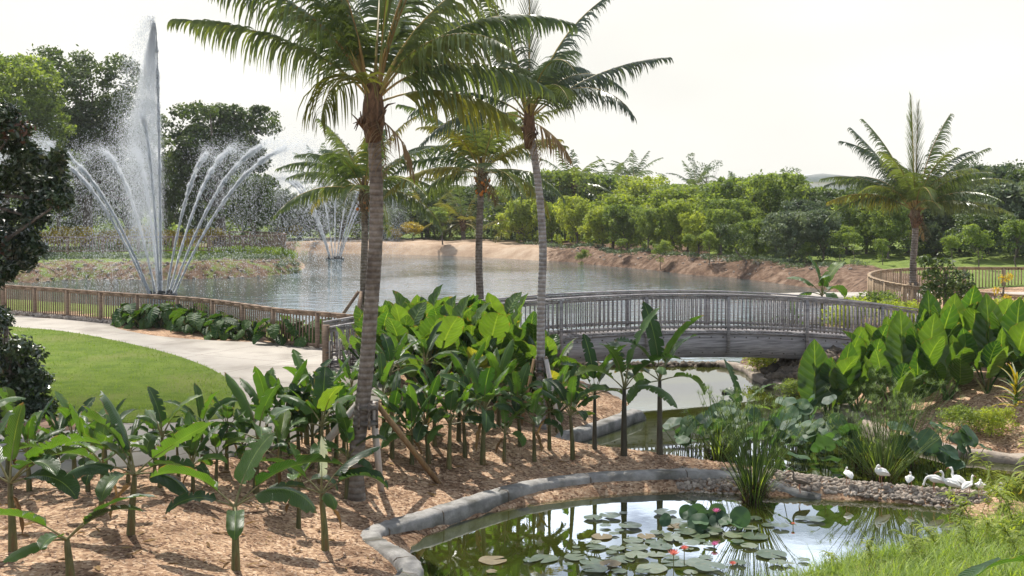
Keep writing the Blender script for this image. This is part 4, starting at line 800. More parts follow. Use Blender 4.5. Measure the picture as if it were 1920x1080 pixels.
mk_palm(5, 1712, 50, [(1712, 560), (1712, 500), (1716, 440), (1716, 405)], .16, 'lone coconut palm inside the curved fence with a spiky upright crown',
        fronds=[(90, 88, 4.8, 6, 'palm'), (60, 86, 4.5, 4, 'palm'), (180, 62, 4.4, 22, 'palm_dark'), (0, 60, 4.0, 40, 'palm'), (178, 48, 4.3, 62, 'palm'), (2, 45, 4.3, 58, 'palm'), (184, 34, 3.9, 60, 'palm_y'), (358, 22, 4.0, 48, 'palm'), (150, 76, 4.4, 30, 'palm'), (30, 78, 4.6, 30, 'palm'), (10, 50, 4.0, 50, 'palm'),
                (120, 50, 4, 60, 'palm'), (60, 50, 4, 60, 'palm'), (250, 60, 3.4, 70, 'palm'), (300, 64, 3.4, 70, 'palm'), (210, 46, 3.6, 70, 'palm'), (330, 40, 3.6, 70, 'palm'), (270, 30, 3, 60, 'palm')],
        nrand=12, elr=(25, 78), mats=('palm', 'palm_dark'), flen=4.0, leaf=1.0, lw=.020, nl=60, fruit=False, rch='rachis_o', segs=4)
fp = [palm(random.Random(31), [(0, 0, -.3), (0, 0, 2), (.1, 0, 4.5)], .20, 'distant_palm', nrand=18, flen=3.6, leaf=.9, lw=.045, nl=22, bands=False, fruit=False, dead=0, segs=2, mats=('palm',)),
      palm(random.Random(32), [(0, 0, -.3), (.1, 0, .6), (.1, 0, 1.2)], .20, 'distant_palm', nrand=18, flen=3.8, leaf=.9, lw=.045, nl=22, bands=False, fruit=False, dead=0, segs=2, mats=('palm', 'palm_y'))]
index_kids()
for k, px, d, s, rz, lab in [(0, 1072, 126, 1.25, 0, 'distant palm whose crown rises just right of the slim curved palm'), (0, 606, 130, 1.35, 1, 'distant palm beside the second fountain with an upright crown'), (0, 1150, 200, 1.5, 2, 'far palm on the skyline above the thicket, left one of a pair'),
                             (0, 1190, 200, 1.6, 3, 'far palm on the skyline above the thicket, right one of a pair'), (1, 870, 128, 1.35, 4, 'low palm with long arching fronds by the sandy shore, left of the braced palm trunk'), (1, 975, 124, 1.4, 5, 'low palm with arching fronds beside the bank corner'),
                             (1, 800, 132, 1.3, 1.4, 'low palm standing behind the lone young tree'), (0, 745, 134, .95, 2.1, 'distant palm between the two lakeside palms'), (0, 110, 112, 1.1, 2.8, 'distant palm squeezed between the two tall trees'), (1, 640, 131, 1.2, .6, 'low palm behind the second fountain'),
                             (0, 1380, 170, 1.1, .2, 'far palm poking out above the thicket near the pale roof'), (0, 1305, 185, 1.35, 2.2, 'far flat-crowned palm above the thicket midway along the skyline'), (0, 830, 140, 1.25, .9, 'tall distant palm behind the sandy shore')]:
    put(fp[k], gd(px, d), rz, s, lab, 'palm tree', 'distant palms round the lake')
for i, (px, d, h) in enumerate([(1325, 150, 10.2), (1475, 130, 8.3)]):
    t = tree(140 + i, h, 5.0, .6, 16, 34, .13, 'tree_grey', 'thin_tree', .07, .8, 4, cs=(.15, .3), limbs=14); t.location = gd(px, d); tag(t, ['thin wispy tree above the middle of the thicket', 'sparse wispy treetop just left of the pale roof'][i], 'tree')

# braces
def brace(px, d, zt, feet, cat_lab, mats, tilt=0, r=.17):
    c = gd(px, d); t = empty('tree_brace', c, 0, cat_lab, 'brace', 'timber braces round the palm trunks')
    c = Vector((at(px, 0, d).x, d, c.z))
    mb = MB(); mb.tube([(0, 0, zt - .03), (0, 0, zt + .04)], r + .028, 14); mb.tube([(0, 0, zt - .30), (0, 0, zt - .25)], r + .028, 14); mb.build('strap', 'strap', t)
    mb = MB()
    for k in range(5):
        a = k * 1.2566; mb.bar((math.cos(a) * (r + .012), math.sin(a) * (r + .012), zt - .36), (math.cos(a) * (r + .012), math.sin(a) * (r + .012), zt + .1), .09, .04)
    mb.build('batten', 'bark_palm', t)
    for (dx, dy), mt in zip(feet, mats):
        v = Vector((dx, dy, 0)).normalized() * (r + .05); z = h1(c.x + dx, c.y + dy) - c.z - .15; mb = MB(); ww = .075 if mt == 'wood_brown' else .105; mb.bar((v.x, v.y, zt + .05), (dx, dy, z), ww, ww); mb.build('timber_prop', mt, t)
    return t
f1 = gp(716, 918); f2 = gp(832, 905); c0 = at(689, 700, 20.7)
brace(689, 20.7, 1.62, [(f1.x - c0.x, f1.y - c0.y), (f2.x - c0.x, f2.y - c0.y), (-1.35, .9), (-.45, 1.3)], 'timber brace holding the tallest palm', ['wood_stake', 'wood_brown', 'wood_stake', 'wood_brown'], r=.155)
brace(1014, 28, 1.6, [(.5, -.5), (-.5, -.2), (.55, .5)], 'timber brace round the slim palm in front of the bridge', ['wood_stake', 'wood_brown', 'wood_brown'], r=.12)
brace(682, 41.5, 1.35, [(-1.2, -.2), (-.25, -.9), (.6, .5)], 'timber brace on the palm behind the tallest trunk', ['wood_fence', 'wood_fence', 'wood_brown'], r=.13)
brace(900, 41, 1.35, [(-.8, -.3), (.7, -.2), (-.3, -.8)], 'timber brace on the palm left of the bridge rail', ['wood_stake', 'wood_fence', 'wood_brown'], r=.13)
brace(1712, 50, 1.0, [(-.7, -.3), (.75, -.2), (-.25, -.7)], 'pale timber brace at the foot of the lone palm', ['wood_tan', 'wood_tan', 'wood_tan'], r=.15)

# ------------------------------------------------------------ banana plants
def R_(s): return random.Random(s)
upr = [banana(R_(200 + i), h=[.95, .8, 1.05, .9, .7][i], nleaf=[9, 10, 9, 8, 10][i], L_=.82, w=.135, r=.048, upright=.5, tears=.22) for i in range(5)]
drp = [banana(R_(230 + i), h=[.85, .95, .8, .7][i], nleaf=[6, 7, 6, 5][i], L_=.74, w=.15, r=.042, upright=.1, tears=.28) for i in range(4)]
tre = [banana(R_(250 + i), h=[1.45, 1.25][i], nleaf=8, L_=1.1, w=.15, r=.055, upright=.1, stem='pstem_dark', tears=.4, dry=0) for i in range(2)]
index_kids()
NB = {}
def bput(kind, px, py, s, lab, grp, rz=None):
    arr = {'u': upr, 'd': drp, 't': tre}[kind]; NB[kind] = NB.get(kind, 0) + 1
    o = put(arr[NB[kind] % len(arr)], gp(px, py), rr.uniform(0, 6.28) if rz is None else rz, s, lab, 'banana plant', grp); return o
G1, G2 = 'banana plants in the mulch beside the path', 'banana plants massed in the middle bed'
# individually posed plants of the front bed: (azimuth, elevation, length, droop, half width, roll, material)
B_ = 'banana'
sp1 = [(178, 38, .98, 62, .155, 20, B_), (196, 20, .72, 70, .13, -10, B_), (8, 38, 1.25, 58, .16, -20, B_), (352, 28, 1.0, 92, .16, 15, B_), (285, -5, .5, 70, .10, 0, B_), (60, 60, .9, 40, .13, 10, B_)]
sp2 = [(160, 55, .95, 50, .16, 30, B_), (15, 34, .95, 12, .14, -40, B_), (350, 20, .7, 60, .14, 0, B_), (190, 20, .85, 80, .14, -10, B_), (335, 5, .8, 55, .12, 10, B_), (135, 62, 1.1, 40, .15, 40, B_), (250, 10, .6, 90, .12, 0, B_), (170, 45, .6, 60, .13, 10, B_)]
sp3 = [(185, 42, 1.05, 66, .15, 20, B_), (95, 84, .62, 8, .09, 60, 'banana_pale'), (5, 30, .85, 85, .15, 0, B_), (25, 48, .9, 50, .13, -20, B_), (200, 18, .7, 60, .12, 0, B_), (300, 10, .4, 90, .1, 0, B_)]
sp4 = [(192, 30, .85, 45, .14, 15, B_), (10, 35, .75, 55, .13, -15, B_), (2, 40, .95, 50, .12, -10, B_), (215, 0, .55, 40, .13, 0, B_), (260, 20, .4, 60, .09, 0, B_)]
sp5 = [(20, 35, .9, 75, .17, -10, B_), (345, 15, .85, 70, .15, 10, B_), (150, 45, .95, 55, .16, 20, B_), (200, 30, .9, 70, .15, 0, B_), (5, 42, 1.05, 60, .15, -20, B_), (330, 40, .8, 85, .15, 0, B_), (90, 75, .8, 20, .1, 0, 'banana_y')]
for seed, px, py, h, sp, lab in [(301, 442, 1070, .86, sp1, 'low banana plant in front with leaves spread flat to both sides'), (302, 245, 1003, .85, sp2, 'banana plant with a raised yellow-green leaf near the mulch edge'), (303, 610, 1033, .88, sp3, 'banana plant carrying a pale rolled leaf, nearest the pond kerb'),
                                 (304, 132, 1095, .55, sp4, 'smallest banana plant at the very front of the bed'), (305, 24, 1036, .9, sp5, 'banana plant at the front corner with broad drooping leaves')]:
    t = banana(R_(seed), h=h, w=.15, r=.05, specs=[(a, e, l, d, w_ * 1.22, r_, m_) for a, e, l, d, w_, r_, m_ in sp], tears=.24); t.location = gp(px, py); tag(t, lab, 'banana plant', G1)
L1 = [('d', 190, 968, 1.15), ('d', 560, 992, 1.05), ('u', 362, 925, .95), ('u', 405, 912, .9), ('d', 480, 925, 1.5), ('d', 300, 915, 1.1), ('u', 165, 922, 1.05), ('u', 110, 905, .9), ('d', -20, 985, 1.3), ('d', -60, 930, 1.4), ('u', 55, 922, 1.15), ('u', 240, 905, .9),
      ('u', 560, 865, 1.05), ('u', 600, 860, 1.15), ('u', 645, 850, 1.0), ('u', 525, 870, .95), ('d', 600, 905, 1.4), ('d', 650, 935, 1.2), ('u', 335, 895, .8), ('u', 455, 895, .85), ('d', 15, 900, 1.3), ('d', 520, 935, 1.25), ('u', 200, 930, 1.1), ('u', 290, 885, .8)]
L1 += [('u', 500, 850, 1.2), ('u', 540, 845, 1.3), ('u', 575, 835, 1.35), ('u', 615, 835, 1.3), ('u', 585, 880, 1.2), ('u', 630, 875, 1.2), ('u', 140, 900, 1.1), ('u', 425, 880, 1.0), ('u', 380, 890, 1.1)]
L1 = [(k, px, py, s * (.70 if k == 'u' else .78)) for k, px, py, s in L1]; L1.sort(key=lambda a: a[1])
for i, (k, px, py, s) in enumerate(L1): bput(k, px, py, s, f"{'spreading' if k == 'd' else 'upright'} banana plant, {ORD[i]} from the left in the ranks behind the front plants", G1)
L2 = [('u', 735, 862, 1.0), ('u', 772, 870, .95), ('u', 803, 868, 1.1), ('u', 842, 880, 1.1), ('u', 872, 860, .95), ('u', 905, 873, 1.2), ('d', 945, 868, .95), ('d', 1002, 866, 1.05), ('u', 1074, 862, 1.1), ('u', 720, 820, 1.1), ('u', 815, 836, 1.1),
      ('u', 860, 828, 1.2), ('u', 975, 838, 1.1), ('u', 1030, 846, 1.0), ('u', 1045, 812, 1.15), ('u', 935, 800, 1.2), ('u', 880, 795, 1.2), ('u', 735, 785, 1.2),
      ('u', 1010, 772, 1.25), ('u', 905, 760, 1.2), ('u', 800, 755, 1.2), ('u', 750, 750, 1.1), ('u', 1045, 755, 1.2), ('u', 660, 765, .85)]
L2 = [(k, px, py, s * (.86 if py > 850 else .78)) for k, px, py, s in L2]; L2.sort(key=lambda a: a[1])
for i, (k, px, py, s) in enumerate(L2): bput(k, px, py, s, f"banana plant, {ORD[i]} from the left in the crowded middle bed", G2)
for i, (px, py, s, lab) in enumerate([(1170, 857, 1.1, 'dark-stemmed banana plant at the mulch tip, nearer the middle bed'), (1237, 851, 1.05, 'dark-stemmed banana plant at the mulch tip with a tall bright leaf'), (1390, 872, .95, 'torn-leaved banana plant behind the papyrus clump'), (1115, 845, .8, 'small dark-stemmed banana plant beside the short grey kerb')]):
    bput('t', px, py, s, lab, 'dark-stemmed banana plants at the mulch tip')
for i, (px, d, s, lab) in enumerate([(1540, 47, 1.7, 'large torn-leaved banana plant rising behind the bridge railing'), (1488, 49, 1.2, 'small banana plant behind the bridge railing')]):
    put([drp[1], drp[3]][i], gd(px, d), 1.0, s, lab, 'banana plant', 'banana plants beyond the bridge') if True else None

# ------------------------------------------------------------ elephant ears
ta = [taro(R_(400 + i), h=.75, nleaf=13, L_=.62, w=.22, spread=42, mats=('taro_dark',), drooping=True) for i in range(3)]
tb = [taro(R_(410 + i), h=1.25, nleaf=14, L_=.80, w=.25, spread=36, mats=('taro', 'taro', 'taro_dark') * 4 + ('taro_y',), up=62, face=270) for i in range(4)]
tc_ = [taro(R_(420 + i), h=1.15, nleaf=9, L_=[1.6, 1.25, 1.45, 1.15][i], w=[.42, .34, .38, .31][i], spread=32, mats=('taro', 'taro', 'taro', 'taro_dark'), up=[78, 70, 74, 62][i], face=270) for i in range(4)]
index_kids()
for i, (px, d) in enumerate([(252, 43.0), (285, 42.6), (318, 42.2), (345, 41.9), (372, 41.4), (402, 40.2), (432, 39.5), (468, 38.7), (528, 37.6), (588, 37.4), (300, 42.0), (362, 40.6), (418, 39.2), (268, 42.3)]):
    put(ta[i % 3], gd(px, d), rr.uniform(0, 6), rr.uniform(.9, 1.2), '', 'plant', 'elephant ears along the fence')
def order(grp, fn):
    for i, o in enumerate(sorted([o for o in col.objects if o.get('group') == grp], key=lambda o: o.location.x / o.location.y)): o['label'] = fn(i)
order('elephant ears along the fence', lambda i: f"drooping-leaved elephant ear, {ORD[i]} from the left in the bed below the fence")
for i, (px, d) in enumerate([(715, 30), (745, 31.5), (780, 30), (812, 32), (845, 30.5), (880, 32), (915, 30.5), (950, 31), (985, 30), (1040, 29.5), (760, 33.2), (830, 33.5), (900, 33.0), (930, 29), (800, 28.8)]):
    put(tb[i % 4], gd(px, d), rr.uniform(-.5, .5), rr.uniform(1.02, 1.2) * (1.14 if px < 960 else .95), '', 'plant', 'elephant ears between the palms')
order('elephant ears between the palms', lambda i: f"broad-leaved elephant ear, {ORD[i]} from the left in the clump before the bridge")
for i, (px, d) in enumerate([(1560, 31), (1605, 30.2), (1650, 31.5), (1690, 29.2), (1730, 30.5), (1775, 29), (1815, 31), (1850, 28.6), (1900, 29.6), (1950, 28), (1640, 33.5), (1710, 33.5), (1780, 33.5), (1860, 33), (1930, 32)]):
    put(tc_[i % 4], gd(px, d), rr.uniform(-.4, .4), rr.uniform(.9, 1.1), '', 'plant', 'giant elephant ears on the right bank')
order('giant elephant ears on the right bank', lambda i: f"giant upright-leaved elephant ear, {ORD[i]} from the bridge end along the right bank")

# ------------------------------------------------------------ near dark tree and other shrubs
def custom_tree(name, base, C, n, size, mats, label, cat, trunk, r=.22, limbs=10, seed=1, shares=(1,)):
    t = empty(name, base, 0, label, cat); rg = np.random.RandomState(seed); C2 = [(c[0] - base[0], c[1] - base[1], c[2] - base[2], *c[3:]) for c in C]
    mb = MB(); mb.tube([(0, 0, -.3)] + trunk, [r * 1.5] + [r * (1.2 - .7 * i / len(trunk)) for i in range(len(trunk))], 9)
    for i in range(limbs):
        c = Vector(C2[int(i * len(C2) / limbs)][:3]); s_ = Vector(trunk[-1]) * (.5 + .5 * (i % 3) / 2); mb.tube([s_, s_.lerp(c, .5) + Vector((0, 0, .15)), c], [r * .4, r * .25, r * .08], 6)
    mb.build('trunk', 'bark', t, True); k = 0
    for mt, sh in zip(mats, shares):
        sub = [c for c in C2 if rg.rand() < sh] or C2; V, T = cards(rg, sub, n * (1 if k == 0 else .35), size, ar=.42); card_obj('crown', V, T, mt, t); k += 1
    return t
rg = np.random.RandomState(21); C = []
for px, py, rp in [(-40, 260, 60), (15, 250, 45), (55, 290, 40), (90, 330, 35), (110, 372, 26), (30, 350, 50), (-30, 360, 60), (60, 400, 38), (20, 430, 45), (40, 480, 32), (-20, 480, 50), (10, 515, 26), (75, 360, 36), (100, 300, 20), (-90, 420, 60), (-110, 300, 70), (-60, 200, 45), (5, 225, 30), (60, 455, 26)]:
    d = 24 + rg.uniform(-.8, .8)
    for _ in range(3):
        p = at(px + rg.uniform(-.5, .5) * rp, py + rg.uniform(-.5, .5) * rp, d + rg.uniform(-.7, .7)); q = rp * 24 / F * .72; C.append((p.x, p.y, p.z, q, q, q * .8, rg.uniform(.1, .9)))
base = gd(-170, 25); custom_tree('near_tree', base, C, 330, .075, ['tree_near', 'tree_red'], 'dark glossy-leaved tree reaching in from the left edge', 'tree', [(0, 0, 1.5), (.3, 0, 3.2), (.7, -.2, 4.6)], .2, 12, 5, (1, .10))
C = []
for px, py, rp in [(20, 640, 34), (5, 590, 26), (40, 680, 36), (70, 720, 30), (30, 740, 40), (75, 765, 28), (-10, 700, 50), (50, 770, 26), (-20, 620, 40), (10, 770, 34), (-40, 760, 50)]:
    for _ in range(3):
        p = at(px + rg.uniform(-.5, .5) * rp, py + rg.uniform(-.5, .5) * rp, 25.2 + rg.uniform(-.6, .6)); q = rp * 25 / F * .8; C.append((p.x, p.y, max(p.z, .18), q, q, q * .8, rg.uniform(.1, .9)))
custom_tree('dark_shrub', gd(20, 25.2), C, 300, .07, ['tree_near', 'tree_dark'], 'dark leafy shrub on the soil bed at the lawn edge', 'shrub', [(0, 0, .4), (-.05, 0, 1.2), (-.1, 0, 1.9)], .06, 8, 6, (1, .6))
C = []
for px, py, rp in [(1770, 500, 18), (1745, 520, 16), (1800, 525, 20), (1770, 540, 22), (1790, 550, 24), (1745, 545, 16), (1735, 490, 12), (1815, 545, 16), (1775, 560, 20)]:
    p = at(px, py, 40.5); q = rp * 40.5 / F * 1.3; C.append((p.x, p.y, p.z, q, q, q * .8, rg.uniform(.1, .9)))
custom_tree('dark_young_tree', gd(1772, 40.5), C, 190, .085, ['tree_dark'], 'small dark-leaved tree between the lone palm and the giant elephant ears', 'tree', [(0, 0, .8), (0, 0, 1.5), (.05, 0, 2.1)], .06, 7, 7)
C = []
for px, py, rp in [(1880, 525, 9), (1868, 545, 8), (1893, 520, 8), (1885, 560, 9)]:
    p = at(px, py, 42); q = rp * 42 / F; C.append((p.x, p.y, p.z, q, q, q, rg.uniform(.1, .9)))
custom_tree('frangipani', gd(1880, 42), C, 34, .07, ['croton'], 'small yellow-leaved frangipani inside the curved fence', 'tree', [(0, 0, .6), (0, 0, 1.1), (.03, 0, 1.4)], .05, 4, 8)
sh = [tree(171 + i, 1.3, 1.9, .05, 22, 120, .06, ['tree_light', 'tree_mid'][i], 'low_shrub', .03, .7, 4, cs=(.3, .55), limbs=3) for i in range(2)]
index_kids()
for i, (px, d, s) in enumerate([(1605, 42, .9), (1640, 43, 1.0), (1670, 41, .85), (1570, 43, .7), (1420, 37.5, .55), (1455, 38, .6), (1700, 40, .8), (1840, 38, 1.0), (1900, 38, 1.1), (1480, 34, .45), (1945, 36, 1.2), (1720, 25.5, .5), (1860, 26.6, .5), (1800, 27, .5)]):
    put(sh[i % 2], gd(px, d), rr.uniform(0, 6), s, '', 'shrub', 'low shrubs round the right end of the bridge')
order('low shrubs round the right end of the bridge', lambda i: f"low green shrub, {ORD[i]} from the left round the right bridge end")
def rosette(name, p, n, ln, w, mats, label, rg):
    t = empty(name, p, 0, label, 'plant'); az = 0
    for i in range(n):
        az += 137.5; q = i / n; bpz = arc((0, 0, .05 + .9 * q * .6), az, 15 + 65 * q, ln * rg.uniform(.8, 1.1), 50, 7); mb = MB(); blade(mb, bpz, az, lambda t_: w * (1 - t_ ** 2) + .004, .4, 0, 0, 0, rg, rg.random(), 1); mb.build('leaf', rg.choice(mats), t, True)
rosette('spiky_croton', gd(1905, 26.5) + Vector((0, 0, .55)), 34, .6, .035, ['croton', 'taro', 'banana_pale', 'taro_dark'], 'spiky cream-and-green plant beside the giant elephant ears', R_(5))

# ------------------------------------------------------------ fountains
def fountain(name, px, py, sc_, jets, label, seed, dens=1.0):
    base = onz(px, py, WZ); t = empty(name, base, 0, label, 'fountain', 'fountains in the lake'); rg = np.random.RandomState(seed)
    mb = MB(); mb.tube([(0, 0, -.3), (0, 0, .06)], [.9 * sc_, .9 * sc_], 20); mb.tube([(0, 0, .06), (0, 0, .22)], [.25 * sc_, .2 * sc_], 12)
    for az, R0, Z0, n, sp in jets[1:]: a = R(az); mb.tube([(math.cos(a) * .6 * sc_, math.sin(a) * .6 * sc_, 0), (math.cos(a) * .65 * sc_, math.sin(a) * .65 * sc_, .25)], .05, 8)
    mb.build('float', 'black', t)
    for az, R0, Z0, n, sp in jets:
        R0 *= sc_; Z0 *= sc_; n = int(n * dens); a = R(az); g_ = 9.8; vz = math.sqrt(2 * g_ * Z0); tf = 2 * vz / g_; vr = R0 / (vz / g_)
        n = int(n * 3.0); early = .45 * (1 - (1 - rg.rand(n)) ** .62); late = .34 + .66 * rg.rand(n) ** 1.5; u = np.where(rg.rand(n) < (.24 if Z0 > 14 else .40), early, late)
        tt = u * tf; fall = np.clip(u - .42, 0, 1) / .58
        spread = Z0 * (.0019 + sp * (.26 * np.clip(u - .10, 0, 1) ** 1.6 + .45 * fall ** .8)) * (1 + .3 * np.sin(u * 90 + az) + .25 * np.sin(u * 213 + az * 2))
        r_ = R0 * .10 + vr * tt * (1 - .30 * fall); z_ = vz * tt - .5 * g_ * tt ** 2
        off = rg.normal(size=(n, 3)) * spread[:, None] * np.array([1, 1, .9])
        wind = -Z0 * .26 * fall ** 1.2 * rg.rand(n) ** .8
        off *= np.clip((15.9 * sc_ - z_) / 3.5, .18, 1)[:, None] if Z0 > 14 * sc_ else 1
        x = np.cos(a) * r_ + off[:, 0] + wind; y = np.sin(a) * r_ + off[:, 1]; z = z_ + off[:, 2] + fall * rg.uniform(-.1, .25, n) * Z0 * (1 - fall)
        k = (z > 0) & (rg.rand(n) < np.clip(np.abs(u - .5) / .13, .22, 1)); x, y, z, u_, n = x[k], y[k], z[k], u[k], int(k.sum())
        vel = np.stack([np.cos(a) * vr + 0 * u_, np.sin(a) * vr + 0 * u_, vz - g_ * u_ * tf], 1); vel /= np.linalg.norm(vel, axis=1)[:, None]; vel = vel + rg.normal(size=(n, 3)) * (.15 + .3 * u_)[:, None]
        vel /= np.linalg.norm(vel, axis=1)[:, None]; s1 = np.cross(vel, rg.normal(size=(n, 3))); s1 /= np.linalg.norm(s1, axis=1)[:, None]; s2 = np.cross(vel, s1)
        ln = (rg.uniform(.04, .13, n) * np.where(u_ < .3, 2.0, .6))[:, None] * sc_ ** .5; w = (rg.uniform(.006, .015, n) * np.where(u_ < .3, 1.15, .9))[:, None] * sc_ ** .3
        p = np.stack([x, y, z], 1); Q_ = np.stack([p + vel * ln, p + s1 * w, p - s1 * w * .5 + s2 * w * .87, p - s1 * w * .5 - s2 * w * .87, p - vel * ln], 1).reshape(-1, 3)
        T_ = np.array([[0, 1, 2], [0, 2, 3], [0, 3, 1], [4, 2, 1], [4, 3, 2], [4, 1, 3]]); ix = (np.arange(n)[:, None, None] * 5 + T_[None]).reshape(-1).astype(np.int32)
        mesh_np('jet', Q_, ix, np.full(n * 6, 3, np.int32), None, np.full(len(Q_), .5), M['spray'], t)
    return t
main_j = [(178, .35, 15.9, 9000, .035), (186, 1.1, 10.5, 5000, .10)] + [(az, rad, z, n, sp) for az, rad, z, n, sp in
          [(2, 7.4, 8.7, 7000, .20), (-14, 6.7, 8.8, 7000, .20), (64, 6.4, 8.9, 6000, .24), (122, 6.0, 8.8, 6500, .24), (180, 7.4, 8.7, 8500, .22), (214, 6.6, 8.8, 7500, .24), (150, 5.0, 8.6, 6500, .24), (-40, 4.6, 8.3, 4000, .22)]]
t = fountain('fountain', 303, 552, 1.0, main_j, 'tall multi-jet fountain spraying white water in front of the point', 7)
rg = np.random.RandomState(77); n = 150000; z = 15.9 * rg.rand(n) ** .75; w_ = np.interp(z, [0, 3, 7.5, 11, 14, 15.9], [.5, 1.7, 1.9, 1.3, .6, .12]); q = rg.rand(n) ** 1.3; x = -np.interp(z, [0, 15.9], [0, .42]) - q * w_ + rg.normal(size=n) * .08 * w_; y = rg.normal(size=n) * .3 * w_
k = rg.rand(n) < np.interp(z, [0, 1.5, 4, 16], [0, .25, 1, 1]); x, y, z = x[k], y[k], z[k]; n = len(x); p = np.stack([x, y, z], 1); vel = np.stack([rg.normal(size=n) * .25, rg.normal(size=n) * .25, np.ones(n)], 1); vel /= np.linalg.norm(vel, axis=1)[:, None]
s1 = np.cross(vel, rg.normal(size=(n, 3))); s1 /= np.linalg.norm(s1, axis=1)[:, None]; s2 = np.cross(vel, s1); ln = rg.uniform(.03, .09, n)[:, None]; w = rg.uniform(.003, .008, n)[:, None]
Q_ = np.stack([p + vel * ln, p + s1 * w, p - s1 * w * .5 + s2 * w * .87, p - s1 * w * .5 - s2 * w * .87], 1).reshape(-1, 3); T_ = np.array([[0, 1, 2], [0, 2, 3], [0, 3, 1], [1, 3, 2]]); ix = (np.arange(n)[:, None, None] * 4 + T_[None]).reshape(-1).astype(np.int32)
mesh_np('plume', Q_, ix, np.full(n * 4, 3, np.int32), None, np.full(len(Q_), .5), M['spray'], t)
fountain('fountain', 628, 485, .95, [(90, .1, 8.2, 3400, .14)] + [(az, 4.9, 7.8, 3400, .15) for az in (0, 40, 75, 120, 155, 182, 215, 320)], 'smaller distant fountain beside the tallest palm trunk', 8)

# ------------------------------------------------------------ stones
def rocks(name, places, m, seed, kind='stuff'):
    rg = np.random.RandomState(seed); mb = MB(); import bmesh
    bm = bmesh.new(); bmesh.ops.create_icosphere(bm, subdivisions=1, radius=1); V0 = np.array([v.co[:] for v in bm.verts]); F0 = [tuple(v.index for v in f.verts) for f in bm.faces]; bm.free()
    for (x, y, z, r) in places:
        q = V0 * (1 + rg.uniform(-.28, .28, (len(V0), 1))) * (r * rg.uniform(.7, 1.3, 3)); a = rg.uniform(0, 6.28); c, s_ = math.cos(a), math.sin(a)
        q = q @ np.array([[c, s_, 0], [-s_, c, 0], [0, 0, .75]]); mb.add(q + np.array([x, y, z]), F0, None, rg.rand())
    o = mb.build(name, m); return tag(o, kind=kind)
rg = np.random.RandomState(41); pl = []
while len(pl) < 2300:
    px = rg.uniform(1270, 1850); mid_ = np.interp(px, [1270, 1400, 1520, 1650, 1780, 1850], [908, 912, 915, 924, 938, 944]); p = onz(px, mid_ + rg.uniform(-9, 11), -.96); z = max(h1(p.x, p.y), WZ - .03); pl.append((p.x, p.y, z + rg.uniform(-.01, .03), rg.choice([rg.uniform(.012, .035), rg.uniform(.03, .065)])))
rocks('weir_rubble', pl, 'rock', 1)
pl = []
for _ in range(260): px = rg.uniform(1010, 1390); p = onz(px, 686 + rg.uniform(-1.6, 2.0), WZ); pl.append((p.x, p.y, WZ + rg.uniform(-.02, .08), rg.uniform(.06, .15)))
rocks('bridge_weir_rubble', pl, 'rock_dark', 2)
pl = []
for _ in range(420): u = rg.uniform(-60, 235); d = np.interp(u, [-60, 0, 105, 230], [49.5, 47.9, 45.9, 43.6]) - rg.uniform(.12, .55); pl.append(((u - 960) * d / F, d, .05, rg.uniform(.05, .12)))
rocks('edge_stones', pl, 'rock', 3)
pl = []
for _ in range(260): px = rg.uniform(1440, 1570); d = rg.uniform(35.2, 38.5); x = (px - 960) * d / F; pl.append((x, d, h1(x, d) + rg.uniform(0, .12), rg.uniform(.08, .26)))
rocks('bank_rubble', pl, 'rock_dark', 4)
pl = []
for _ in range(220): px = rg.uniform(1000, 1600); d = shore(px) + rg.uniform(-.6, 4.5); x = (px - 960) * d / F; pl.append((x, d, max(WZ, h1(x, d)), rg.uniform(.04, .14)))
for _ in range(260): px = rg.uniform(60, 560); p = onz(px, np.interp(px, [60, 130, 300, 480, 560], [529, 523, 524, 518, 509]) - rg.uniform(0, 12), WZ + .1); pl.append((p.x, p.y, max(WZ, h1(p.x, p.y)), rg.uniform(.05, .17)))
rocks('shore_rubble', pl, 'rock', 5)
# mulch chips
rg = np.random.RandomState(44); n = 26000; xs = rg.uniform(-9.5, 11, n); ys = rg.uniform(13, 27, n); P_ = np.stack([xs, ys], 1)
ok = (sdist(P_, PATHP) > .1) & (sdist(P_, NEAR) > .5) & (sdist(P_, MID) > .25); xs, ys = xs[ok], ys[ok]; n = len(xs); zs = H(xs, ys)
d = rg.normal(size=(n, 3)) * [1, 1, .35]; d /= np.linalg.norm(d, axis=1)[:, None]; e = np.cross(d, rg.normal(size=(n, 3)) * .4 + [0, 0, 1]); e /= np.linalg.norm(e, axis=1)[:, None]; l = rg.uniform(.012, .04, n)[:, None]; p = np.stack([xs, ys, zs + .012], 1)
Vc = np.stack([p - d * l, p + e * l * .4, p + d * l, p - e * l * .4], 1).reshape(-1, 3); tag(card_obj('mulch_chips', Vc, np.repeat(rg.rand(n), 4), 'chips'), kind='stuff')

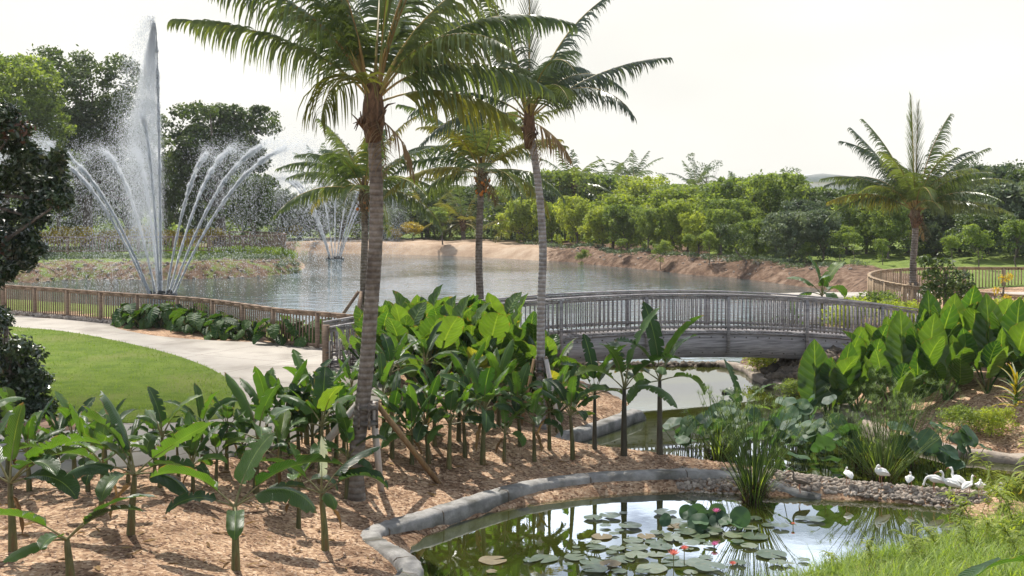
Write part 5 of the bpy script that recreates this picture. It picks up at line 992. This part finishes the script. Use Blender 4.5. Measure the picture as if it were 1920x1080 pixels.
# ------------------------------------------------------------ grass in the right foreground, turf edge
def blades(name, xs, ys, zs, hs, w, m, seed, lean=.35, segs=3):
    rg = np.random.RandomState(seed); n = len(xs); a = rg.uniform(0, 6.28, n); dirx, diry = np.cos(a), np.sin(a); la = rg.uniform(.3, 1.3, n) * lean; V = []
    for j in range(segs + 1):
        t = j / segs; cx = xs + dirx * la * hs * t ** 1.8; cy_ = ys + diry * la * hs * t ** 1.8; cz = zs + hs * (t - .25 * la * t ** 2.5); ww = w * (1 - t ** 1.6) * rg.uniform(.95, 1.05) + .0008
        V.append(np.stack([cx - diry * ww, cy_ + dirx * ww, cz], 1)); V.append(np.stack([cx + diry * ww, cy_ - dirx * ww, cz], 1))
    V = np.stack(V, 1); k = 2 * (segs + 1); base = (np.arange(n) * k)[:, None, None]; q = np.array([[2 * j, 2 * j + 1, 2 * j + 3, 2 * j + 2] for j in range(segs)])[None]
    ix = (base + q).reshape(-1).astype(np.int32); return mesh_np(name, V.reshape(-1, 3), ix, np.full(n * segs, 4, np.int32), None, np.repeat(rg.rand(n), k), M[m])
rg = np.random.RandomState(50); n = 60000; xs = rg.uniform(-1.2, 9.5, n); ys = rg.uniform(12.2, 19.8, n); P_ = np.stack([xs, ys], 1); dn = sdist(P_, NEAR)
px_ = 960 + xs * F / ys; top_ = np.interp(px_, [800, 1300, 1400, 1500, 1560, 1640, 1700, 1760, 1850, 1960], [1100, 1078, 1060, 1030, 1010, 990, 975, 955, 950, 930]); zz = H(xs, ys); py_ = HY + (CAMZ - zz) * F / ys
ok = (dn > -.08) & (px_ > 800) & (py_ > top_) ; xs, ys, zz, dn = xs[ok], ys[ok], zz[ok], dn[ok]; cl = (np.sin(xs * 3.1 + 1) * np.sin(ys * 2.7) + np.sin(xs * 7 + ys * 5)) * .25 + .75
tag(blades('grass', xs, ys, zz - .02, rg.uniform(.10, .50, len(xs)) * cl * np.clip(.55 + dn, .4, 1), .006, 'grass', 51, 1.1), kind='stuff')
rg = np.random.RandomState(52); n = 90000; xs = rg.uniform(-34, -6.5, n); ys = rg.uniform(23.5, 43.5, n); P_ = np.stack([xs, ys], 1); ld = sdist(P_, densify(LAWNP)); px_ = 960 + xs * F / ys
ok = (ld < .03) & (px_ > -60) & ((ld > -.9) | (rg.rand(n) < .55)); xs, ys = xs[ok], ys[ok]; tag(blades('lawn_grass', xs, ys, np.full(len(xs), .05), rg.uniform(.03, .075, len(xs)), .006, 'turf', 53, .9, 2), kind='stuff')

# leafy bamboo-like shoots at the right edge
def shoot(seed, h, nl, ll=.16, mt='tree_light', name='leafy_shoot'):
    rg = random.Random(seed); t = empty(name); st = arc((0, 0, -.05), rg.uniform(0, 360), 72, h, 45, 9); mb = MB(); mb.tube(st, [.009 - .0007 * k for k in range(10)], 5); mb.build('stem', 'petiole', t); mb = MB()
    for i in range(nl):
        f = .25 + .75 * i / nl; k = min(int(f * 9), 8); p = st[k].lerp(st[k + 1], f * 9 - k); a = rg.uniform(0, 360); bz = arc(p, a, rg.uniform(0, 50), ll * rg.uniform(.6, 1.2), 70, 4); blade(mb, bz, a, lambda q: .021 * math.sin(math.pi * min(1, .1 + q * .9)) + .001, .3, 0, 0, 0, rg, rg.random(), 1)
    mb.build('leaves', mt, t); return t
shp = [shoot(600 + i, [1.1, .85, 1.35][i], 60, .27) for i in range(3)]
index_kids()
for i, (px, py, s) in enumerate([(1790, 1010, .8), (1830, 990, .9), (1870, 985, 1.0), (1905, 1000, 1.0), (1850, 1025, .9), (1890, 1040, .9), (1815, 1040, .8), (1760, 1035, .7), (1925, 965, 1.2), (1700, 1060, .6), (1640, 1070, .55), (1880, 960, .9), (1570, 1078, .5), (1915, 1060, .8), (1840, 965, .7), (1740, 1070, .7)]):
    put(shp[i % 3], gp(px, py), rr.uniform(0, 6), s, '', 'plant', 'leafy shoots in the grass')
order('leafy shoots in the grass', lambda i: f"leafy yellow-green shoot, {ORD[i]} from the left in the grass by the lily pond")
t = empty('banana_plant', gp(1960, 1100), 0, 'large yellowish banana leaf arching over the grass in the bottom corner', 'banana plant'); b0 = Vector(t.location)
for tip, el, wd, mt in ((Vector((6.05, 13.2, CAMZ - 4.25)), 25, .16, 'banana_y'), (Vector((4.7, 13.0, CAMZ - 4.3)), 18, .15, 'banana')):
    az = math.degrees(math.atan2(tip.y - b0.y, tip.x - b0.x)); ln = (Vector((tip.x, tip.y)) - Vector((b0.x, b0.y))).length * 1.05; mb = MB(); bz = arc((0, 0, .25), az, el, ln, 50, 12); blade(mb, bz, az, w_banana(wd), .4, 20, .08, .1, R_(3), .6); mb.build('leaf', mt, t, True)

# ------------------------------------------------------------ water plants
def papyrus(seed, n, h, spread, name='papyrus', low=60):
    rg = random.Random(seed); t = empty(name); ms, mu, mg, mr = MB(), MB(), MB(), MB()
    for i in range(n):
        a = rg.uniform(0, 360); r0 = rg.uniform(0, .16); st = arc((math.cos(R(a)) * r0, math.sin(R(a)) * r0, -.05), a, 90 - spread * rg.random() ** 1.1, h * rg.uniform(.6, 1.05), rg.uniform(2, 28), 7); ms.tube(st, [.008, .008, .007, .007, .006, .006, .005, .004], 4, rg.random(), False)
        e = st[-1]; d0 = (st[-1] - st[-2]).normalized()
        for k in range(26):
            v = (d0 + Vector((rg.gauss(0, .8), rg.gauss(0, .8), rg.gauss(.1, .6)))).normalized(); l = rg.uniform(.12, .24); p1 = e + v * l * .55; p2 = e + v * l + Vector((0, 0, -.05 - l * .15)); s_ = v.cross(Vector((0, 0, 1))).normalized() * .0022
            mu.add([tuple(e - s_), tuple(e + s_), tuple(p1 + s_), tuple(p1 - s_), tuple(p2)], [(0, 1, 2, 3), (3, 2, 4)], None, rg.random())
    for i in range(low):
        a = rg.uniform(0, 360); r0 = rg.uniform(0, .22); bz = arc((math.cos(R(a)) * r0, math.sin(R(a)) * r0, 0), a, rg.uniform(45, 88), rg.uniform(.5, 1.1), rg.uniform(5, 40), 5); blade(mg, bz, a, lambda q: .010 * (1 - q ** 2) + .001, .3, 0, 0, 0, rg, rg.random(), 1)
    for i in range(230):
        a = rg.uniform(0, 360); r0 = rg.uniform(.05, .30); bz = arc((math.cos(R(a)) * r0 * .7, math.sin(R(a)) * r0 * .7, .34 * rg.random()), a, rg.uniform(-80, 60), rg.uniform(.12, .40), rg.uniform(0, 40), 4); blade(mr, bz, a, lambda q: .012 * (1 - q) + .002, .3, 0, 0, 0, rg, rg.random(), 1)
    ms.build('stems', 'papyrus', t); mu.build('umbels', 'papyrus', t); mg.build('leaves', 'grass', t); mr.build('root_clump', 'papyrus_dry', t); return t
for i, (px, py, n, h, sp, lab) in enumerate([(1412, 940, 85, 2.15, 30, 'tall papyrus clump standing in the lily pond in front of the rock weir'), (1655, 906, 80, 2.0, 44, 'wide papyrus clump just behind the rock weir and the white birds'), (1690, 872, 60, 2.0, 30, 'papyrus clump at the far side of the middle pond by the stone edging'), (1620, 880, 22, 1.3, 40, 'thin papyrus clump between the lotus leaves'), (1345, 868, 34, 1.6, 45, 'thin feathery papyrus clump at the left side of the lotus leaves')]):
    t = papyrus(700 + i, n, h, sp); t.location = onz(px, py, WZ); tag(t, lab, 'papyrus', 'papyrus clumps in the ponds')
def disc(mb, c, r, rg, dip=0.0, notch=0.0, tilt=(0, 0), n=20, wav=.05, tint=.5):
    M_ = Matrix.Rotation(tilt[0], 3, 'X') @ Matrix.Rotation(tilt[1], 3, 'Y'); a0 = rg.uniform(0, 6.28); V = [Vector((0, 0, -dip * r))]
    ang = [notch / 2 + (6.2832 - notch) * k / n for k in range(n + (1 if notch else 0))]
    for q, z in ((.5, -dip * r * .35), (1.0, 0)):
        for a in ang: V.append(Vector((math.cos(a + a0) * r * q, math.sin(a + a0) * r * q, z + wav * r * math.sin(a * 4 + a0) * (q ** 2))))
    m_ = len(ang); c = Vector(c); Fc = []; rng_ = range(m_ - 1) if notch else range(m_)
    for k in rng_: k2 = (k + 1) % m_; Fc.append((0, 1 + k, 1 + k2)); Fc.append((1 + k, 1 + m_ + k, 1 + m_ + k2, 1 + k2))
    mb.add([tuple(M_ @ v + c) for v in V], Fc, None, tint)
def lotus(seed, n, h):
    rg = random.Random(seed); t = empty('lotus_plant')
    for i in range(n):
        a = rg.uniform(0, 360); tip = Vector((math.cos(R(a)) * rg.uniform(.05, .55), math.sin(R(a)) * rg.uniform(.05, .55), h * rg.uniform(.35, 1.0))); b = Vector((tip.x * .3, tip.y * .3, -.2)); mb = MB(); mb.tube([b, b.lerp(tip, .5) + Vector((.02, 0, .05)), tip], [.010, .009, .008], 5); mb.build('stalk', 'papyrus', t)
        mb = MB(); disc(mb, tip + Vector((0, 0, .02)), rg.uniform(.14, .25), rg, rg.choice([.25, .15, -.15]), 0, (rg.uniform(-.1, 1.25), rg.uniform(-.6, .6)), 20, .08, rg.random()); mb.build('leaf', 'lotus', t, True)
    return t
lo = [lotus(740 + i, [7, 6, 8, 6][i], [.9, .7, 1.0, .8][i]) for i in range(4)]
index_kids()
for i, (px, py) in enumerate([(1300, 862), (1330, 850), (1365, 862), (1400, 850), (1440, 868), (1475, 850), (1500, 872), (1530, 855), (1350, 838), (1420, 832), (1500, 835), (1560, 870), (1590, 885), (1570, 845), (1720, 885), (1760, 890), (1800, 880), (1740, 868), (1780, 872), (1290, 838), (1450, 880), (1550, 890), (1390, 820), (1470, 815), (1530, 820)]):
    put(lo[i % 4], onz(px, py, WZ), rr.uniform(0, 6), rr.uniform(.85, 1.1), '', 'lotus', 'lotus plants in the middle pond')
order('lotus plants in the middle pond', lambda i: f"round-leaved lotus, {ORD[i]} from the left in the middle pond")
# lily pads and flowers
rg2 = R_(77); spots = []
tries = 0
while len(spots) < 76 and tries < 6000:
    tries += 1; u = rg2.random(); px = rg2.gauss(1300, 95); py = rg2.uniform(962, 1076)
    if py > 1020: px = rg2.gauss(1180, 130)
    if px < 905 or px > 1560: continue
    p = onz(px, py, WZ); r = rg2.choice([rg2.uniform(.06, .13), rg2.uniform(.13, .2), rg2.uniform(.18, .25)])
    if sdist(np.array([[p.x, p.y]]), NEAR)[0] > -.25: continue
    if any((p.x - q[0]) ** 2 + (p.y - q[1]) ** 2 < ((r + q[2]) * .66) ** 2 for q in spots): continue
    spots.append((p.x, p.y, r))
pads = []
for i in range(6):
    mb = MB(); disc(mb, (0, 0, 0), 1, rg2, 0, .35, (0, 0), 22, .03, rg2.random()); o = mb.build('lily_pad', 'lily_red' if i == 5 else 'lilypad', None, True); pads.append(o)
for i, (x, y, r) in enumerate(spots):
    o = put(pads[5 if i % 12 == 5 else i % 5], Vector((x, y, WZ + .012 + .0006 * i)), rg2.uniform(0, 6.28), (r, r, r), 'round lily pad floating among the others on the near pond', 'lily pad', 'lily pads on the near pond'); o['label'] = ('large ' if r > .22 else 'small ' if r < .15 else 'middling ') + ('tan-brown' if i % 12 == 5 else 'grey-green') + ' lily pad floating ' + ('near the grassy edge' if y < 20 else 'by the raised dark leaves' if x > 2.2 else 'towards the curved kerb')
def lily(p, h, m, label, r=.085):
    t = empty('water_lily', p, 0, label, 'water lily', 'water lilies in flower'); mb = MB(); mb.tube([(0, 0, -.05), (0, 0, h)], .007, 5); mb.build('stalk', 'petiole', t); rg = R_(int(p.x * 100))
    for ring, (n, e, l) in enumerate([(9, 25, r), (8, 48, r * .9), (6, 68, r * .75)]):
        for k in range(n): az = 360 * k / n + ring * 20; mb = MB(); blade(mb, arc((0, 0, h), az, e, l * 1.2, -25, 4), az, lambda q: .018 * math.sin(math.pi * min(1, .15 + q * .82)) + .001, .4, 0, 0, 0, rg, rg.random(), 1); mb.build('petal', m, t, True)
    mb = MB(); mb.tube([(0, 0, h), (0, 0, h + .03)], [.014, .018], 8); mb.build('stamen', 'stamen', t)
for px, py, h, m, lab, r in [(1343, 985, .22, 'pink', 'pink water lily held above the pads, left of its brighter neighbour', .085), (1381, 982, .16, 'pink', 'bright pink water lily beside the papyrus roots', .095), (1487, 990, .06, 'red_petal', 'small dark red lily bud among the far pads', .04), (1340, 1028, .04, 'pink', 'low magenta water lily on the middle pads', .07),
                            (1263, 1066, .20, 'red_petal', 'salmon water lily on a tall stalk in front', .10), (1283, 1060, .24, 'red_petal', 'salmon lily bud just right of the tall-stalked flower', .075), (1374, 1078, .15, 'red_petal', 'pale salmon lily bud at the grass edge', .06)]:
    lily(onz(px, py, WZ), h, m, lab, r)
for i, (px, py) in enumerate([(1310, 985), (1345, 992), (1290, 992)]):
    t = lotus(760 + i, 6, .28); t.location = onz(px, py, WZ); t.scale = (.75, .75, .8); tag(t, ['dark lotus leaves left of the pink lilies', 'dark lotus leaves below the pink lilies', 'low lotus leaves at the left end of the dark leaf clump'][i], 'lotus', 'raised dark leaves in the near pond')
p = onz(1357, 800, WZ); t = empty('lotus_seed_pod', p, 0, 'dark lotus seed pod on a bent stalk over the bright water', 'seed pod'); mb = MB(); mb.tube([(0, 0, -.1), (.02, 0, .5), (-.03, 0, .82), (-.10, 0, .93), (-.03, 0, .90)], [.008, .007, .006, .006, .005], 5); mb.build('stalk', 'papyrus', t); mb = MB(); mb.tube([(-.02, 0, .90), (0, 0, .87), (.01, 0, .80), (.01, 0, .78)], [.015, .05, .07, .02], 10); mb.build('pod', 'dark_pod', t, True)

# ------------------------------------------------------------ wading birds
def bird(p, az, label, m='white', pose='up', s=1.0):
    t = empty('wading_bird', p, R(az), label, 'bird', 'wading birds on the rock weir'); s *= .82; t.scale = (s, s, s)
    body = [(-.24, 0, .20), (-.19, 0, .235), (-.10, 0, .285), (0, 0, .31), (.08, 0, .325), (.13, 0, .345)]; rad = [.012, .045, .085, .098, .078, .048]
    neck = {'up': [(.165, 0, .40), (.155, 0, .46), (.17, 0, .515), (.20, 0, .54), (.235, 0, .535)], 'down': [(.19, 0, .33), (.23, 0, .27), (.245, 0, .20), (.26, 0, .165), (.28, 0, .145)], 'tuck': [(.135, 0, .385), (.11, 0, .42), (.10, 0, .45), (.07, 0, .46), (.03, 0, .44)]}[pose]
    mb = MB(); mb.tube(body + neck, rad + [.030, .024, .024, .032, .018], 12, .5); o = mb.build('body', m, t, True)
    e = Vector(neck[-1]); dz = {'up': [(.05, -.01), (.10, -.045), (.135, -.10)], 'down': [(.02, -.05), (.02, -.10), (0, -.14)], 'tuck': [(-.03, -.03), (-.05, -.07), (-.05, -.10)]}[pose]
    mb = MB(); mb.tube([e] + [e + Vector((a, 0, b)) for a, b in dz], [.011, .009, .006, .002], 6); mb.build('bill', 'bill', t, True)
    for sg in (-1, 1):
        mb = MB(); bz = [Vector((.09, sg * .055, .34)), Vector((0, sg * .085, .33)), Vector((-.12, sg * .07, .29)), Vector((-.25, sg * .02, .215))]; mb.tube(bz, [.03, .062, .05, .006], 8, .5, True, .45); mb.build('wing', m, t, True)
        mb = MB(); mb.tube([(.0, sg * .035, .24), (.02, sg * .04, .13), (-.01, sg * .04, .0), (.05, sg * .045, -.005)], [.013, .007, .006, .004], 5); mb.build('leg', 'bill', t)
    return t
def bz_(px, py): p = gp(px, py); p.z = max(p.z, WZ) + .04; return p
for px, py, az, lab, m, pose, s in [(1590, 912, 100, 'white bird with its head tucked, standing behind the left end of the weir birds', 'white', 'tuck', .8), (1652, 918, 200, 'large white bird hunched beside the wide papyrus clump', 'white', 'tuck', 1.0), (1706, 924, 60, 'small white bird facing away between the papyrus and the feeding birds', 'white', 'tuck', .75),
                                    (1752, 928, 180, 'white bird stooping low with its tail to the papyrus', 'white', 'down', .95), (1782, 934, 160, 'white bird standing side-on in the tight group of three', 'white', 'up', 1.0), (1796, 930, 120, 'white bird behind the side-on one, tallest of the group', 'white', 'up', .95),
                                    (1815, 934, 30, 'white bird with a red bill showing, facing the grass', 'white', 'up', .8), (1838, 938, 250, 'white bird nearest the leafy shoots', 'white', 'tuck', .85), (1872, 944, 20, 'white bird half hidden among the leafy shoots', 'white', 'tuck', .85), (1500, 930, 180, 'grey-brown bird stooping at the water edge beside the papyrus clump', 'brown_bird', 'up', .95)]:
    bird(bz_(px, py), az, lab, m, pose, s)

rg = R_(90); mb = MB()
for i in range(260):
    px, py = rg.uniform(-20, 1300), rg.uniform(850, 1078); p = gp(px, py)
    if min(sdist(np.array([[p.x, p.y]]), NEAR)[0], sdist(np.array([[p.x, p.y]]), MID)[0]) < .5 or sdist(np.array([[p.x, p.y]]), PATHP)[0] < 0: continue
    az = rg.uniform(0, 360); ln = rg.uniform(.05, .22); bz = arc(p + Vector((0, 0, .012)), az, rg.uniform(-5, 15), ln, rg.uniform(-20, 20), 4); w0 = ln * .16; blade(mb, bz, az, lambda q: w0 * math.sin(math.pi * min(1, .1 + q * .88)) + .002, rg.uniform(.2, .9), rg.uniform(-20, 20), .1, 0, rg, rg.random(), 1)
tag(mb.build('fallen_leaves', 'banana_dry'), kind='stuff')

def haze_box():
    mb = MB(); mb.box((0, 118, 15.5), (303, 165, 19.5)); m, nt = new_mat('haze'); v = N(nt, 'ShaderNodeVolumePrincipled', Density=HAZE); v.inputs['Color'].default_value = (.93, .96, 1, 1); v.inputs['Anisotropy'].default_value = .35
    o = N(nt, 'ShaderNodeOutputMaterial'); L(nt, v.outputs[0], o.inputs['Volume']); h = mb.build('haze', m); tag(h, kind='stuff')
HAZE = .0002
haze_box()
